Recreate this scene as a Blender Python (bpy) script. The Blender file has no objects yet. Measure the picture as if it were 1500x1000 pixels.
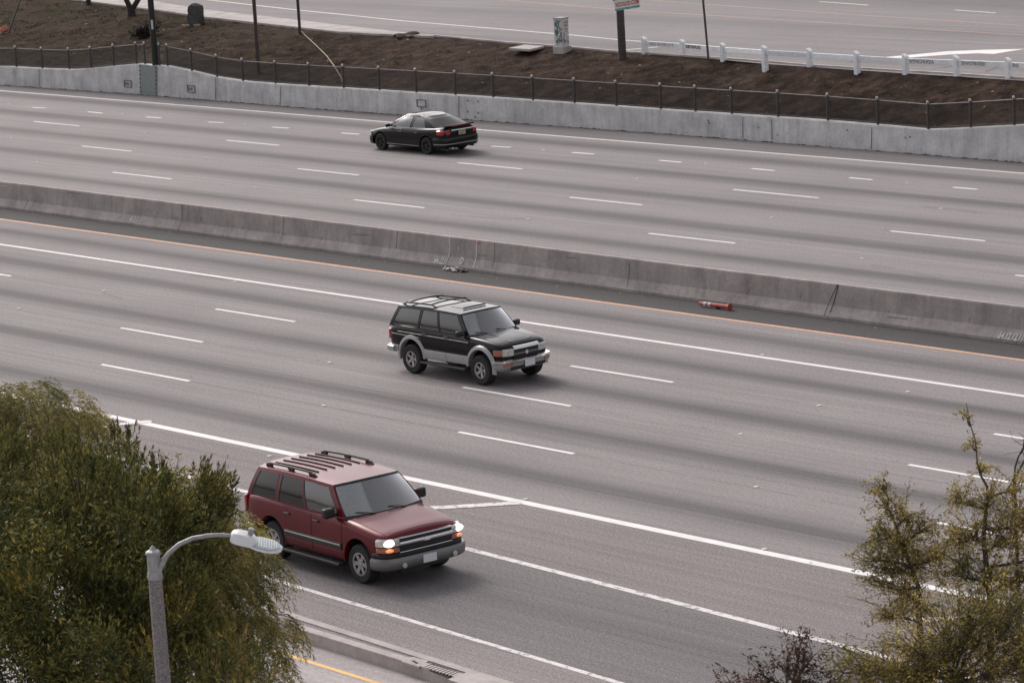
import bpy, bmesh, math, random
import numpy as np
from mathutils import Vector, Matrix, noise
from mathutils.bvhtree import BVHTree
random.seed(7); np.random.seed(7)
rad = math.radians
S = bpy.context.scene
COL = S.collection

# ------------------------------------------------------------------ survey camera (solved from the lane paint)
CAM = np.array([0.0, 0.0, 16.48])
FPX = 5000.0
PITCH, YAW, ROLL = 0.18503288, -0.86612978, -0.05914832
_f = np.array([math.sin(YAW)*math.cos(PITCH), math.cos(YAW)*math.cos(PITCH), -math.sin(PITCH)])
_r0 = np.array([math.cos(YAW), -math.sin(YAW), 0.0]); _u0 = np.cross(_r0, _f)
CR = math.cos(ROLL)*_r0 + math.sin(ROLL)*_u0
CU = -math.sin(ROLL)*_r0 + math.cos(ROLL)*_u0
def ray(px, py): return (px-750)/FPX*CR - (py-500)/FPX*CU + _f
def P(px, py, z=0.0):
    d = ray(px, py); return Vector(CAM + d*((z-CAM[2])/d[2]))
def At(px, py, depth): return Vector(CAM + ray(px, py)*depth)
def OnY(px, py, yf):
    d = ray(px, py); y = yf(-100)
    for _ in range(12):
        t = y/d[1]; y = yf(d[0]*t)
    return Vector(CAM + d*(y/d[1]))
def interp(pts):
    xs = [p[0] for p in pts]; ys = [p[1] for p in pts]
    return lambda x: float(np.interp(x, xs, ys))

# ------------------------------------------------------------------ object helpers
def link(o, parent=None):
    COL.objects.link(o)
    if parent is not None: o.parent = parent
    return o
def tag(o, label=None, cat=None, group=None, kind=None):
    if label: o['label'] = label
    if cat: o['category'] = cat
    if group: o['group'] = group
    if kind: o['kind'] = kind
    return o
def thing(name, label, cat, loc=(0,0,0), rz=0, group=None):
    o = bpy.data.objects.new(name, None); o.location = loc; o.rotation_euler = (0,0,rz)
    o.empty_display_size = .2
    link(o); return tag(o, label, cat, group)
def copy_tree(o, parent=None):
    c = o.copy(); link(c, parent)
    for ch in o.children: copy_tree(ch, c)
    return c
def mesh_obj(name, verts, faces, mats, parent=None, smooth=False, fm=None):
    me = bpy.data.meshes.new(name); me.from_pydata([tuple(v) for v in verts], [], faces)
    for m in (mats if isinstance(mats, (list, tuple)) else [mats]): me.materials.append(m)
    if fm: me.polygons.foreach_set('material_index', fm)
    if smooth: me.polygons.foreach_set('use_smooth', [True]*len(me.polygons))
    me.update()
    return link(bpy.data.objects.new(name, me), parent)
class MB:
    def __init__(s): s.v = []; s.f = []; s.m = []; s.sm = []
    def add(s, vs, fs, m=0):
        k = len(s.v); s.v += [tuple(v) for v in vs]; s.f += [tuple(i+k for i in f) for f in fs]; s.m += [m]*len(fs)
    def box(s, c, d, rot=None, m=0):
        x, y, z = d[0]/2, d[1]/2, d[2]/2
        vs = [Vector((i*x, j*y, k*z)) for i in (-1,1) for j in (-1,1) for k in (-1,1)]
        if rot is not None: vs = [rot @ v for v in vs]
        s.add([v+Vector(c) for v in vs], [(0,1,3,2),(4,6,7,5),(0,4,5,1),(2,3,7,6),(0,2,6,4),(1,5,7,3)], m)
    def bar(s, a, b, w, h, m=0):
        a = Vector(a); b = Vector(b); d = b-a
        q = d.to_track_quat('X','Z').to_matrix(); s.box((a+b)/2, (d.length, w, h), q, m)
    def tube(s, pts, r, n=8, m=0, cap=True):
        pts = [Vector(p) for p in pts]; rs = r if isinstance(r, (list,tuple)) else [r]*len(pts)
        vs = []; up = Vector((0.13,0.21,0.97))
        for i, p in enumerate(pts):
            t = (pts[min(i+1,len(pts)-1)]-pts[max(i-1,0)]).normalized()
            a = t.cross(up)
            if a.length < .15: a = t.cross(Vector((1,0,0)))
            a.normalize(); b = t.cross(a)
            for k in range(n):
                an = 2*math.pi*k/n; vs.append(p+(a*math.cos(an)+b*math.sin(an))*rs[i])
        fs = []
        for i in range(len(pts)-1):
            for k in range(n):
                fs.append((i*n+k, i*n+(k+1)%n, (i+1)*n+(k+1)%n, (i+1)*n+k))
        if cap: fs += [tuple(range(n))[::-1], tuple((len(pts)-1)*n+k for k in range(n))]
        s.add(vs, fs, m)
    def lathe(s, prof, c=(0,0,0), axis='Z', n=24, m=0, a0=0, a1=2*math.pi):
        full = abs(a1-a0-2*math.pi) < 1e-6; nn = n if full else n+1; vs = []
        for r, h in prof:
            for k in range(nn):
                a = a0+(a1-a0)*k/n
                if axis == 'Z': v = (r*math.cos(a), r*math.sin(a), h)
                elif axis == 'Y': v = (r*math.cos(a), h, r*math.sin(a))
                else: v = (h, r*math.cos(a), r*math.sin(a))
                vs.append(Vector(v)+Vector(c))
        fs = []
        for i in range(len(prof)-1):
            for k in range(n):
                k2 = (k+1)%nn
                fs.append((i*nn+k, i*nn+k2, (i+1)*nn+k2, (i+1)*nn+k))
        s.add(vs, fs, m)
    def grid(s, fn, nu, nv, m=0, th=None, back=None):
        vs = [fn(i/nu, j/nv) for i in range(nu+1) for j in range(nv+1)]; w = nv+1
        fs = [(i*w+j, (i+1)*w+j, (i+1)*w+j+1, i*w+j+1) for i in range(nu) for j in range(nv)]
        if back is not None:
            n0 = len(vs); vs += [back(i/nu, j/nv) for i in range(nu+1) for j in range(nv+1)]
            fs += [tuple(n0+q for q in f[::-1]) for f in fs]
            bd = [(i*w, (i+1)*w) for i in range(nu)] + [((i+1)*w+nv, i*w+nv) for i in range(nu)] + [(j+1, j) for j in range(nv)] + [(nu*w+j, nu*w+j+1) for j in range(nv)]
            fs += [(b, a, a+n0, b+n0) for a, b in bd]
        s.add(vs, fs, m)
    def prism(s, outline, fn0, fn1, m=0):
        n = len(outline); vs = [fn0(*p) for p in outline]+[fn1(*p) for p in outline]
        fs = [tuple(range(n)), tuple(range(2*n-1, n-1, -1))]+[(i, i+n, (i+1)%n+n, (i+1)%n) for i in range(n)]
        s.add(vs, fs, m)
    def build(s, name, mats, parent=None, smooth=False, bevel=0, auto=None):
        o = mesh_obj(name, s.v, s.f, mats, parent, smooth, s.m)
        bm = bmesh.new(); bm.from_mesh(o.data); bmesh.ops.recalc_face_normals(bm, faces=bm.faces); 
        if smooth:
            lim = rad(auto or 38)
            for e in bm.edges:
                if len(e.link_faces) == 2 and e.calc_face_angle(0) > lim: e.smooth = False
        bm.to_mesh(o.data); bm.free()
        if bevel:
            b = o.modifiers.new('b', 'BEVEL'); b.width = bevel; b.segments = 2; b.limit_method = 'ANGLE'; b.angle_limit = rad(40)
        return o

# ------------------------------------------------------------------ materials
def srgb(r, g, b):
    return tuple(((c/255)/12.92 if c/255 < .04045 else ((c/255+.055)/1.055)**2.4) for c in (r,g,b))
class NT:
    def __init__(s, name):
        s.m = bpy.data.materials.new(name); s.m.use_nodes = True; s.t = s.m.node_tree; s.n = s.t.nodes; s.L = s.t.links
        s.b = s.n['Principled BSDF']; s.out = s.n['Material Output']
    def new(s, typ, **kw):
        n = s.n.new(typ)
        for k, v in kw.items(): setattr(n, k, v)
        return n
    def link(s, a, b): s.L.new(a, b)
    def coords(s, scale=(1,1,1)):
        c = s.new('ShaderNodeTexCoord'); mp = s.new('ShaderNodeMapping'); mp.inputs['Scale'].default_value = scale
        s.link(c.outputs['Object'], mp.inputs['Vector']); return mp.outputs['Vector']
    def noise(s, vec, scale, detail=4, rough=.55):
        n = s.new('ShaderNodeTexNoise'); n.inputs['Scale'].default_value = scale; n.inputs['Detail'].default_value = detail; n.inputs['Roughness'].default_value = rough
        s.link(vec, n.inputs['Vector']); return n.outputs['Fac']
    def ramp(s, fac, stops):
        r = s.new('ShaderNodeValToRGB'); e = r.color_ramp.elements
        while len(e) < len(stops): e.new(.5)
        for el, (p, c) in zip(e, stops):
            el.position = p; el.color = (*c, 1) if len(c) == 3 else c
        s.link(fac, r.inputs['Fac']); return r.outputs['Color']
    def mul(s, a, b, fac=1.0, mode='MULTIPLY'):
        m = s.new('ShaderNodeMix', data_type='RGBA', blend_type=mode)
        if isinstance(fac, float): m.inputs['Factor'].default_value = fac
        else: s.link(fac, m.inputs['Factor'])
        for k, v in (('A',a),('B',b)):
            sock = [i for i in m.inputs if i.name == k and i.type == 'RGBA'][0]
            if isinstance(v, tuple): sock.default_value = (*v,1)
            else: s.link(v, sock)
        return [o for o in m.outputs if o.type == 'RGBA'][0]
    def math(s, op, a, b=None, c=None):
        m = s.new('ShaderNodeMath', operation=op)
        for i, v in enumerate((a,b,c)):
            if v is None: continue
            if isinstance(v, (int,float)): m.inputs[i].default_value = v
            else: s.link(v, m.inputs[i])
        return m.outputs[0]
    def base(s, col): s.link(col, s.b.inputs['Base Color'])
    def bump(s, h, strength=.3, dist=.02):
        b = s.new('ShaderNodeBump'); b.inputs['Strength'].default_value = strength; b.inputs['Distance'].default_value = dist
        s.link(h, b.inputs['Height']); s.link(b.outputs['Normal'], s.b.inputs['Normal'])
def g(v): return (v,v,v)
def simple(name, col, rough=.5, metal=0, var=.15, scale=6, coat=0, spec=.5, emit=0, ecol=None, bump=0):
    t = NT(name); v = t.coords()
    n = t.noise(v, scale, 5)
    t.base(t.mul(col, t.ramp(n, [(.3, g(1-var)), (.7, g(1+var))])))
    t.b.inputs['Roughness'].default_value = rough; t.b.inputs['Metallic'].default_value = metal
    t.b.inputs['Coat Weight'].default_value = coat; t.b.inputs['Coat Roughness'].default_value = .05
    t.b.inputs['Specular IOR Level'].default_value = spec
    if emit:
        t.b.inputs['Emission Color'].default_value = (*(ecol or col),1); t.b.inputs['Emission Strength'].default_value = emit
    if bump: t.bump(t.noise(v, scale*4, 4), bump, .01)
    return t.m
def pavement(name, col, period=None, y0=0, band=.55, speck=.12, scale=26, rough=.85, joints=(), tint=(.98,1,1.0), coarse=None, amp=.3):
    """worn road surface: wheel/oil bands across y, stretched streaks, fine aggregate speckle"""
    t = NT(name); v = t.coords(); vs = t.coords((.035,1,1)); vs2 = t.coords((.006,1,1))
    c = t.mul(col, t.ramp(t.noise(vs, 2.3, 5), [(.3, g(.91)), (.7, g(1.08))]))
    c = t.mul(c, t.ramp(t.noise(v, .22, 4), [(.3, g(.93)), (.7, g(1.06))]))
    c = t.mul(c, t.ramp(t.noise(v, scale, 3, .8), [(.30, g(1-speck*2.2)), (.5, g(1.0)), (.72, g(1+speck*2.2))]))
    c = t.mul(c, t.ramp(t.noise(v, scale*.3, 3, .7), [(.32, g(1-speck*.9)), (.68, g(1+speck*.8))]))
    st_ = t.noise(t.coords((.012,2.6,1)), 2.2, 4, .7)
    c = t.mul(c, t.ramp(st_, [(.32, g(.86)), (.5, g(1.0)), (.68, g(1.09))]))
    if period:
        sx = t.new('ShaderNodeSeparateXYZ'); t.link(v, sx.inputs[0]); y = sx.outputs['Y']
        wob = t.math('MULTIPLY', t.math('SUBTRACT', t.noise(vs2, 1.2, 2), .5), .5)
        yy = t.math('ADD', y, wob)
        ph = t.math('MULTIPLY', t.math('SUBTRACT', yy, y0), 2*math.pi/period)
        cs = t.math('ADD', t.math('MULTIPLY', t.math('COSINE', ph), .5), .5)
        b = t.math('POWER', cs, 4.0)
        b = t.math('MULTIPLY', b, t.math('ADD', t.math('MULTIPLY', t.noise(vs2, 6, 4), 1.1), .45))
        c = t.mul(c, tuple(x*band for x in tint), t.math('MINIMUM', b, 1.0))
        # narrow wheel-track streaks
        ph2 = t.math('MULTIPLY', t.math('SUBTRACT', yy, y0+period*.27), 4*math.pi/period)
        c2 = t.math('MULTIPLY', t.math('POWER', t.math('ADD', t.math('MULTIPLY', t.math('COSINE', ph2), .5), .5), 5.0), .12)
        c = t.mul(c, g(.7), c2)
        for j in joints:
            d = t.math('ABSOLUTE', t.math('SUBTRACT', y, j))
            k = t.math('MULTIPLY', t.math('LESS_THAN', d, .016), t.math('MULTIPLY', t.math('GREATER_THAN', t.noise(t.coords((.4,1,1)), 2.0, 4), .44), .6))
            c = t.mul(c, g(.4), k)
    if coarse:
        c = t.mul(c, t.ramp(t.noise(v, coarse, 2, .9), [(.35, g(.6)), (.5, g(1)), (.68, g(1.6))]), .75)
    t.base(c); t.b.inputs['Roughness'].default_value = rough; t.b.inputs['Specular IOR Level'].default_value = .35
    t.bump(t.noise(v, scale*1.3, 3, .7), amp, .006)
    return t.m
def concrete(name, col, stain=.5, zstreak=True, rough=.85, spots=True):
    t = NT(name); v = t.coords(); vv = t.coords((1.3,1.3,.16))
    c = t.mul(col, t.ramp(t.noise(v, 1.2, 6), [(.3, g(.74)), (.7, g(1.12))]))
    if zstreak: c = t.mul(c, t.ramp(t.noise(vv, 3.2, 5, .6), [(.34, g(1-stain*1.6)), (.5, g(1.0)), (.75, g(1.08))]), .8)
    c = t.mul(c, t.ramp(t.noise(v, 9, 6, .7), [(.3, g(.86)), (.65, g(1.08))]))
    if spots: c = t.mul(c, g(.35), t.math('MULTIPLY', t.math('GREATER_THAN', t.noise(t.coords((1,1,.6)), 5.5, 3, .6), .70), .6))
    t.base(c); t.b.inputs['Roughness'].default_value = rough; t.b.inputs['Specular IOR Level'].default_value = .3
    t.bump(t.noise(v, 18, 5), .4, .01)
    return t.m
def paintmat(name, col, wear=.5, scale=9, speck=True):
    t = NT(name); v = t.coords()
    n = t.noise(v, scale, 6, .75)
    c = t.mul(col, t.ramp(t.noise(v, 2, 4), [(.3, g(.88)), (.7, g(1.05))]))
    c = t.mul(c, (.42,.39,.39), t.math('MULTIPLY', t.math('GREATER_THAN', n, 1-wear*.80), .85))
    t.base(c); t.b.inputs['Roughness'].default_value = .7
    return t.m
def leafmat(name, stops, rough=.6, transl=.35):
    t = NT(name); gi = t.new('ShaderNodeNewGeometry')
    c = t.ramp(gi.outputs['Random Per Island'], stops)
    n = t.noise(t.coords(), 1.7, 3)
    c = t.mul(c, t.ramp(n, [(.34, (.50,.58,.52)), (.66, (1.55,1.42,1.2))]))  # patchy tone: leaf age, plus painted highlights and dark hollows of the crown
    t.base(c); t.b.inputs['Roughness'].default_value = rough; t.b.inputs['Specular IOR Level'].default_value = .2
    tr = t.new('ShaderNodeBsdfTranslucent'); t.link(c, tr.inputs['Color'])
    mx = t.new('ShaderNodeMixShader'); mx.inputs[0].default_value = transl
    t.link(t.b.outputs[0], mx.inputs[1]); t.link(tr.outputs[0], mx.inputs[2]); t.link(mx.outputs[0], t.out.inputs['Surface'])
    return t.m
def glassmat(name, tint, refl=1.0, rough=.02):
    """tinted car glass: see-through by the tint, mirror by Fresnel"""
    t = NT(name)
    tr = t.new('ShaderNodeBsdfTransparent'); tr.inputs['Color'].default_value = (*tint,1)
    gl = t.new('ShaderNodeBsdfGlossy'); gl.inputs['Roughness'].default_value = rough; gl.inputs['Color'].default_value = (1,1,1,1)
    fr = t.new('ShaderNodeFresnel'); fr.inputs['IOR'].default_value = 1.55
    f = t.math('MINIMUM', t.math('MULTIPLY', fr.outputs[0], refl), 1.0)
    mx = t.new('ShaderNodeMixShader'); t.link(f, mx.inputs[0]); t.link(tr.outputs[0], mx.inputs[1]); t.link(gl.outputs[0], mx.inputs[2])
    t.link(mx.outputs[0], t.out.inputs['Surface'])
    return t.m

M = {}
M['road_near'] = pavement('concrete_lanes', (.250,.226,.224), 3.46, 46.95, .45, speck=.25, scale=44, joints=(48.92,52.36,55.66,59.12))
M['road_far'] = pavement('concrete_far_lanes', (.250,.227,.225), 3.82, 73.25, .46, speck=.23, scale=40, joints=(71.33,75.34,79.22,82.7))
M['gore'] = pavement('gore_asphalt', (.212,.186,.182), speck=.30, scale=48, coarse=27)
M['ramp'] = pavement('ramp_asphalt', (.165,.150,.152), 4.2, 39.8, .78, speck=.34, scale=48, coarse=27)
M['rshould'] = pavement('ramp_shoulder', (.235,.208,.206), speck=.26, scale=48, coarse=27)
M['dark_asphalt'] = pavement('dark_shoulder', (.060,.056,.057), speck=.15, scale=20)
M['mid_asphalt'] = pavement('grey_shoulder', (.150,.137,.140), speck=.15, scale=20)
M['street'] = pavement('street_concrete', (.38,.345,.34), speck=.12, scale=20)
M['frontage'] = pavement('frontage_asphalt', (.232,.211,.211), speck=.07, scale=12, tint=(.98,1,1), period=8.6, y0=112.6, band=.80)
M['sidewalk'] = concrete('sidewalk_concrete', (.46,.42,.40), .1, False, spots=False)
M['curb'] = concrete('curb_concrete', (.46,.415,.40), .15, False, spots=False)
M['median'] = concrete('median_concrete', (.385,.345,.328), .12)
M['wall'] = concrete('wall_concrete', (.62,.615,.61), .12)
M['white'] = paintmat('white_road_paint', (.80,.78,.77), .36)
M['white_worn'] = paintmat('worn_white_paint', (.70,.67,.66), .56, 5)
M['yellow'] = paintmat('orange_yellow_paint', (.66,.37,.22), .40)
M['orange_line'] = paintmat('faded_orange_paint', (.50,.33,.26), .5)
M['street_yel'] = paintmat('street_yellow_paint', (.80,.48,.16), .45)
M['stencil'] = simple('stencil_white', (.62,.60,.59), .8, var=.3, scale=20)
M['crack'] = simple('crack_dark', (.045,.040,.038), .95)
M['ground'] = simple('far_ground', (.12,.10,.09), .95, scale=.4, var=.3)

M['scuff'] = simple('rubber_scuff', (.13,.115,.11), .95)
def bankmat():
    t = NT('bank_soil'); v = t.coords()
    big = t.noise(v, .16, 4); med = t.noise(v, 1.4, 6, .65); fine = t.noise(v, 9, 6, .7)
    c = t.ramp(med, [(.34, (.012,.0075,.0055)), (.5, (.046,.028,.020)), (.66, (.098,.062,.045))])
    grassy = t.ramp(fine, [(.35, (.014,.014,.005)), (.6, (.060,.054,.020))])
    sx = t.new('ShaderNodeSeparateXYZ'); t.link(v, sx.inputs[0])
    left = t.new('ShaderNodeMapRange'); left.inputs['From Min'].default_value = -118; left.inputs['From Max'].default_value = -150
    t.link(sx.outputs['X'], left.inputs['Value'])
    k = t.math('MULTIPLY', t.math('ADD', t.math('MULTIPLY', left.outputs[0], .8), .12), t.ramp(t.noise(v, .9, 5), [(.42, g(0)), (.58, g(1))]))
    c = t.mul(c, grassy, k, 'MIX')
    tan = t.ramp(big, [(.46, g(0)), (.62, g(.65))])
    c = t.mul(c, (.105,.066,.049), t.math('MULTIPLY', tan, t.ramp(fine, [(.42, g(0)), (.6, g(1))])), 'MIX')
    c = t.mul(c, (.30,.26,.22), t.math('GREATER_THAN', t.noise(v, 12, 2, .5), .775), 'MIX')
    t.base(c); t.b.inputs['Roughness'].default_value = .98; t.b.inputs['Specular IOR Level'].default_value = .1
    t.bump(t.math('ADD', fine, med), 1.0, .16)
    return t.m
M['bank'] = bankmat()
M['earth'] = simple('dug_earth', (.050,.034,.026), .98, var=.45, scale=7, bump=1)
M['black_metal'] = simple('black_metal', (.018,.018,.019), .5, .2)
M['fence_metal'] = simple('fence_post_metal', (.085,.08,.08), .5, .5, .25)
M['fence_cap'] = simple('fence_cap', (.45,.42,.40), .4, .5)
M['wire'] = simple('vinyl_wire', (.012,.011,.011), .6)
M['brown_metal'] = simple('weathered_brown_steel', (.075,.055,.052), .7, .3, .3)
M['plate'] = simple('green_grey_steel', (.235,.275,.265), .55, .1, .12, 9)
M['white_wood'] = simple('white_painted_wood', (.84,.86,.88), .7, var=.10, scale=8, bump=.3)
M['wood'] = simple('dark_weathered_wood', (.075,.060,.058), .9, var=.35, scale=9, bump=.6)
M['bark'] = simple('dark_bark', (.035,.028,.025), .95, var=.4, scale=8, bump=.8)
M['bark2'] = simple('grey_brown_bark', (.085,.068,.055), .95, var=.3, scale=8)
M['rock'] = simple('dark_grey_stone', (.075,.072,.070), .95, var=.3, scale=5, bump=.6)
M['ink'] = simple('black_marker', (.02,.02,.02), .7)
M['faint_ink'] = simple('faint_grey_ink', (.42,.43,.45), .8)
M['grey_ink'] = simple('grey_ink', (.15,.15,.16), .8)
M['mid_ink'] = simple('mid_grey_ink', (.27,.27,.28), .8)
M['sign_white'] = simple('sign_face', (.75,.75,.72), .5, var=.05)
M['sign_red'] = simple('sign_red', (.55,.11,.07), .6)
M['sign_teal'] = simple('sign_teal', (.16,.40,.37), .6, var=.4, scale=10)
M['teal_paint'] = simple('teal_spray', (.03,.16,.17), .7)
M['cabinet'] = simple('cabinet_grey', (.60,.57,.55), .6, var=.12)
M['cone'] = simple('faded_red_orange_plastic', (.38,.07,.05), .6)
M['orange'] = simple('orange_cloth', (.55,.20,.14), .9)
M['litter'] = simple('pale_litter', (.62,.60,.57), .8)
M['tan'] = simple('tan_debris', (.38,.30,.22), .9)
M['tyre'] = simple('tyre_rubber', (.018,.018,.018), .8)
M['trim'] = simple('black_trim', (.016,.016,.017), .55)
M['alloy'] = simple('alloy_rim', (.42,.41,.41), .35, .8, .1)
M['dark_rim'] = simple('black_rim', (.015,.015,.016), .3, .3)
M['chrome'] = simple('chrome', (.75,.74,.74), .12, 1.0, .05)
M['silver'] = simple('silver_cladding', (.36,.36,.365), .42, .35, .06)
M['bumper_grey'] = simple('bumper_grey', (.20,.195,.195), .4, .5, .08)
def carpaint(name, col, metal=.3, rough=.32, coat=.35):
    t = NT(name); v = t.coords()
    t.base(t.mul(col, t.ramp(t.noise(v, 1.5, 3), [(.3, g(.92)), (.7, g(1.06))])))
    t.b.inputs['Metallic'].default_value = metal; t.b.inputs['Roughness'].default_value = rough
    t.b.inputs['Coat Weight'].default_value = coat; t.b.inputs['Coat Roughness'].default_value = .03; t.b.inputs['Specular IOR Level'].default_value = .3
    return t.m
M['red_paint'] = carpaint('maroon_paint', (.115,.005,.010), .15, .26, .14)
M['black_paint'] = carpaint('black_paint', (.003,.003,.0035), 0, .12, .2)
M['black_paint2'] = carpaint('sedan_black_paint', (.003,.003,.0035), 0, .12, .15)
M['seat'] = simple('grey_seat_cloth', (.13,.12,.11), .9)
M['glass_clear'] = glassmat('windscreen_glass', (.78,.82,.80), 5.5)
M['glass_side'] = glassmat('side_glass', (.72,.75,.77), 2.0)
M['glass_tint'] = glassmat('dark_tinted_glass', (.04,.045,.045), .9)
M['head_lit'] = simple('lit_headlamp', (.95,.93,.9), .1, emit=2.4, ecol=(1,.88,.72))
M['head_off'] = simple('headlamp_lens', (.62,.62,.60), .12, .4, .2, 14)
M['amber_lit'] = simple('lit_amber_lamp', (.8,.3,.12), .2, emit=.55, ecol=(1,.36,.16))
M['amber'] = simple('amber_lens', (.40,.15,.10), .2)
M['tail'] = simple('red_tail_lens', (.42,.015,.025), .15, coat=1)
M['plate_white'] = simple('licence_plate_white', (.70,.71,.74), .4, var=.05)
M['plate_blue'] = simple('plate_blue_text', (.08,.10,.25), .5)
M['skin'] = simple('skin', (.42,.23,.17), .6)
M['red_shirt'] = simple('rust_red_shirt', (.32,.06,.035), .9)
M['hair'] = simple('dark_hair', (.02,.015,.012), .8)
M['lamp_steel'] = simple('lamp_grey_steel', (.33,.33,.33), .5, .5, .2, 14)
M['lamp_head'] = simple('lamp_head_paint', (.74,.77,.78), .45, var=.06)
M['lamp_panel'] = simple('lamp_ribbed_panel', (.42,.47,.47), .5, .2, .15, 20)
def aggregate():
    t = NT('exposed_aggregate'); v = t.coords()
    c = t.ramp(t.noise(v, 75, 3, .8), [(.34, (.05,.044,.044)), (.5, (.17,.152,.150)), (.64, (.42,.39,.385))])
    t.base(c); t.b.inputs['Roughness'].default_value = .75; t.bump(t.noise(v, 60, 3), .5, .006); return t.m
M['pole_stone'] = aggregate()
Y = (.33,.26,.06)
M['leaf_dark'] = leafmat('dark_leaf', [(0,(0.032,0.046,0.019)),(.4,(0.098,0.111,0.038)),(.8,(0.187,0.182,0.065)),(.96,(0.309,0.269,0.092)),(1,(0.554,0.424,0.123))], .6, .25)
M['leaf_tip'] = leafmat('yellow_tip_leaf', [(0,(.10,.10,.03)),(.5,(.22,.17,.05)),(1,(.38,.27,.08))], .5, .35)
M['leaf_pepper'] = leafmat('pepper_leaf', [(0,(0.109,0.110,0.044)),(.5,(0.253,0.239,0.092)),(.85,(0.404,0.353,0.150)),(1,(0.600,0.504,0.253))], .5, .35)
M['leaf_olive'] = leafmat('olive_leaf', [(0,(0.102,0.093,0.036)),(.5,(0.247,0.204,0.077)),(.85,(0.425,0.324,0.120)),(1,(0.600,0.544,0.144))], .6, .4)
M['leaf_brown'] = leafmat('brown_leaf', [(0,(.05,.026,.018)),(1,(.13,.06,.035))], .7, .2)
M['bush'] = leafmat('black_bush_leaf', [(0,(.006,.006,.006)),(1,(.022,.020,.016))], .7, .1)

# ------------------------------------------------------------------ text
def text_obj(name, s, size, loc, right, up, mat, parent=None, th=.004, shear=0, xs=1.0):
    cu = bpy.data.curves.new(name, 'FONT'); cu.body = s; cu.size = size; cu.extrude = th/2; cu.shear = shear; cu.offset = size*.028; cu.resolution_u = 2
    o = bpy.data.objects.new(name, cu); COL.objects.link(o)
    dg = bpy.context.evaluated_depsgraph_get(); me = bpy.data.meshes.new_from_object(o.evaluated_get(dg))
    bpy.data.objects.remove(o)
    R = Vector(right).normalized(); U = Vector(up).normalized(); N = R.cross(U)
    L = Vector(loc)
    for v in me.vertices: v.co = L + R*v.co.x*xs + U*v.co.y + N*v.co.z
    me.materials.clear(); me.materials.append(mat); me.name = name
    return link(bpy.data.objects.new(name, me), parent)

# ------------------------------------------------------------------ setting: sheets
XL, XR = -420, 160
def sheet(name, poly, z, mat, kind='structure'):
    o = mesh_obj(name, [(p[0], p[1], z) for p in poly], [tuple(range(len(poly)))], mat); tag(o, kind=kind); return o
GORE_Y = interp([(-70,45.2),(-40,45.15)])
G_Y = lambda x: 42.07 - (x+55)*.0485
sheet('ground', [(-1500,-900),(1500,-900),(1500,2500),(-1500,2500)], -.30, M['ground'])
YEL, HOV, GOR, EDG = 62.30, 59.08, 45.17, None
edge_pts = [P(0,133),P(375,163),P(700,190),P(1500,254)]
edge_y = interp([(XL,84.9)]+[(p.x,p.y) for p in edge_pts]+[(XR,87.2)])
wall_y = interp([(XL,87.0),(-139,87.0),(-128,87.55),(-114,87.62),(-93.4,88.45),(-60,88.5),(XR,89)])
sheet('freeway_near_lanes', [(XL,GOR-.12),(XR,GOR-.12),(XR,YEL+.08),(XL,YEL+.08)], 0, M['road_near'])
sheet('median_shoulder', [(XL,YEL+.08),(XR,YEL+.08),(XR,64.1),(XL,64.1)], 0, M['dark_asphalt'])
sheet('freeway_far_lanes', [(XL,64.1),(XR,64.1)]+[(x,edge_y(x)+.12) for x in (XR,-74.8,-102,-117,-136,XL)], 0, M['road_far'])
sheet('far_shoulder', [(x,edge_y(x)+.12) for x in (XL,-136,-117,-102,-74.8,XR)]+[(x,wall_y(x)+.1) for x in (XR,-93.4,-114,-128,-139,XL)], 0, M['mid_asphalt'])
gx = [XL,-90,-60,-51,-39,0,XR]
sheet('gore_area', [(x,min(G_Y(x),GOR-.2)-.02) for x in (-120,-60,-51,-39,0,60)]+[(60,GOR-.12),(-120,GOR-.12)], 0, M['gore'])
H_Y = lambda x: 37.7 - (x+47)*.058
sheet('exit_ramp', [(x,H_Y(x)+.0) for x in (-118,-60,-40,0,58)]+[(x,min(G_Y(x),GOR-.2)-.02) for x in (60,0,-39,-51,-60,-118)], 0, M['ramp'])
def CF(x): return 36.57-(x+49.32)*.062
sheet('ramp_shoulder', [(x,CF(x)) for x in (-120,-49,-43,0,58)]+[(x,H_Y(x)) for x in (58,0,-40,-60,-118)], 0, M['rshould'])
def CN(x): return 35.93-(x+48.49)*.045
# raised double curb island between the ramp and the street
def strip(name, pts0, pts1, z, mat, zb=None):
    mb = MB(); n = len(pts0)
    vs = [(p[0],p[1],z) for p in pts0]+[(p[0],p[1],z) for p in pts1]
    fs = [(i,i+1,n+i+1,n+i) for i in range(n-1)]
    if zb is not None:
        k = len(vs); vs += [(p[0],p[1],zb) for p in pts0]+[(p[0],p[1],zb) for p in pts1]
        fs += [(i+1,i,k+i,k+i+1) for i in range(n-1)]+[(n+i,n+i+1,k+n+i+1,k+n+i) for i in range(n-1)]
        fs += [(0,n,k+n,k),(n-1,k+n-1,k+2*n-1,2*n-1)]
    mb.add(vs, fs); return mb
XS = [-120,-80,-60,-55,-50,-47,-44,-40,-35,-20,0,30,58]
def kurb(name, a, b, z, zb, m): 
    o = strip(name, [(x,a(x)) for x in XS], [(x,b(x)) for x in XS], z, m, zb).build(name, m); return tag(o, kind='structure')
kurb('ramp_gutter', lambda x: CF(x)-.02, lambda x: CF(x)+.22, .006, -.28, M['rshould'])
kurb('island_kerb_far', lambda x: CF(x)-.20, lambda x: CF(x)-.02, .06, -.28, M['curb'])
kurb('island_fill', lambda x: CN(x)+.20, lambda x: CF(x)-.20, .035, -.28, M['rshould'])
kurb('island_kerb_near', lambda x: CN(x)+.0, lambda x: CN(x)+.20, .07, -.28, M['curb'])
STZ = -.16
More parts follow.
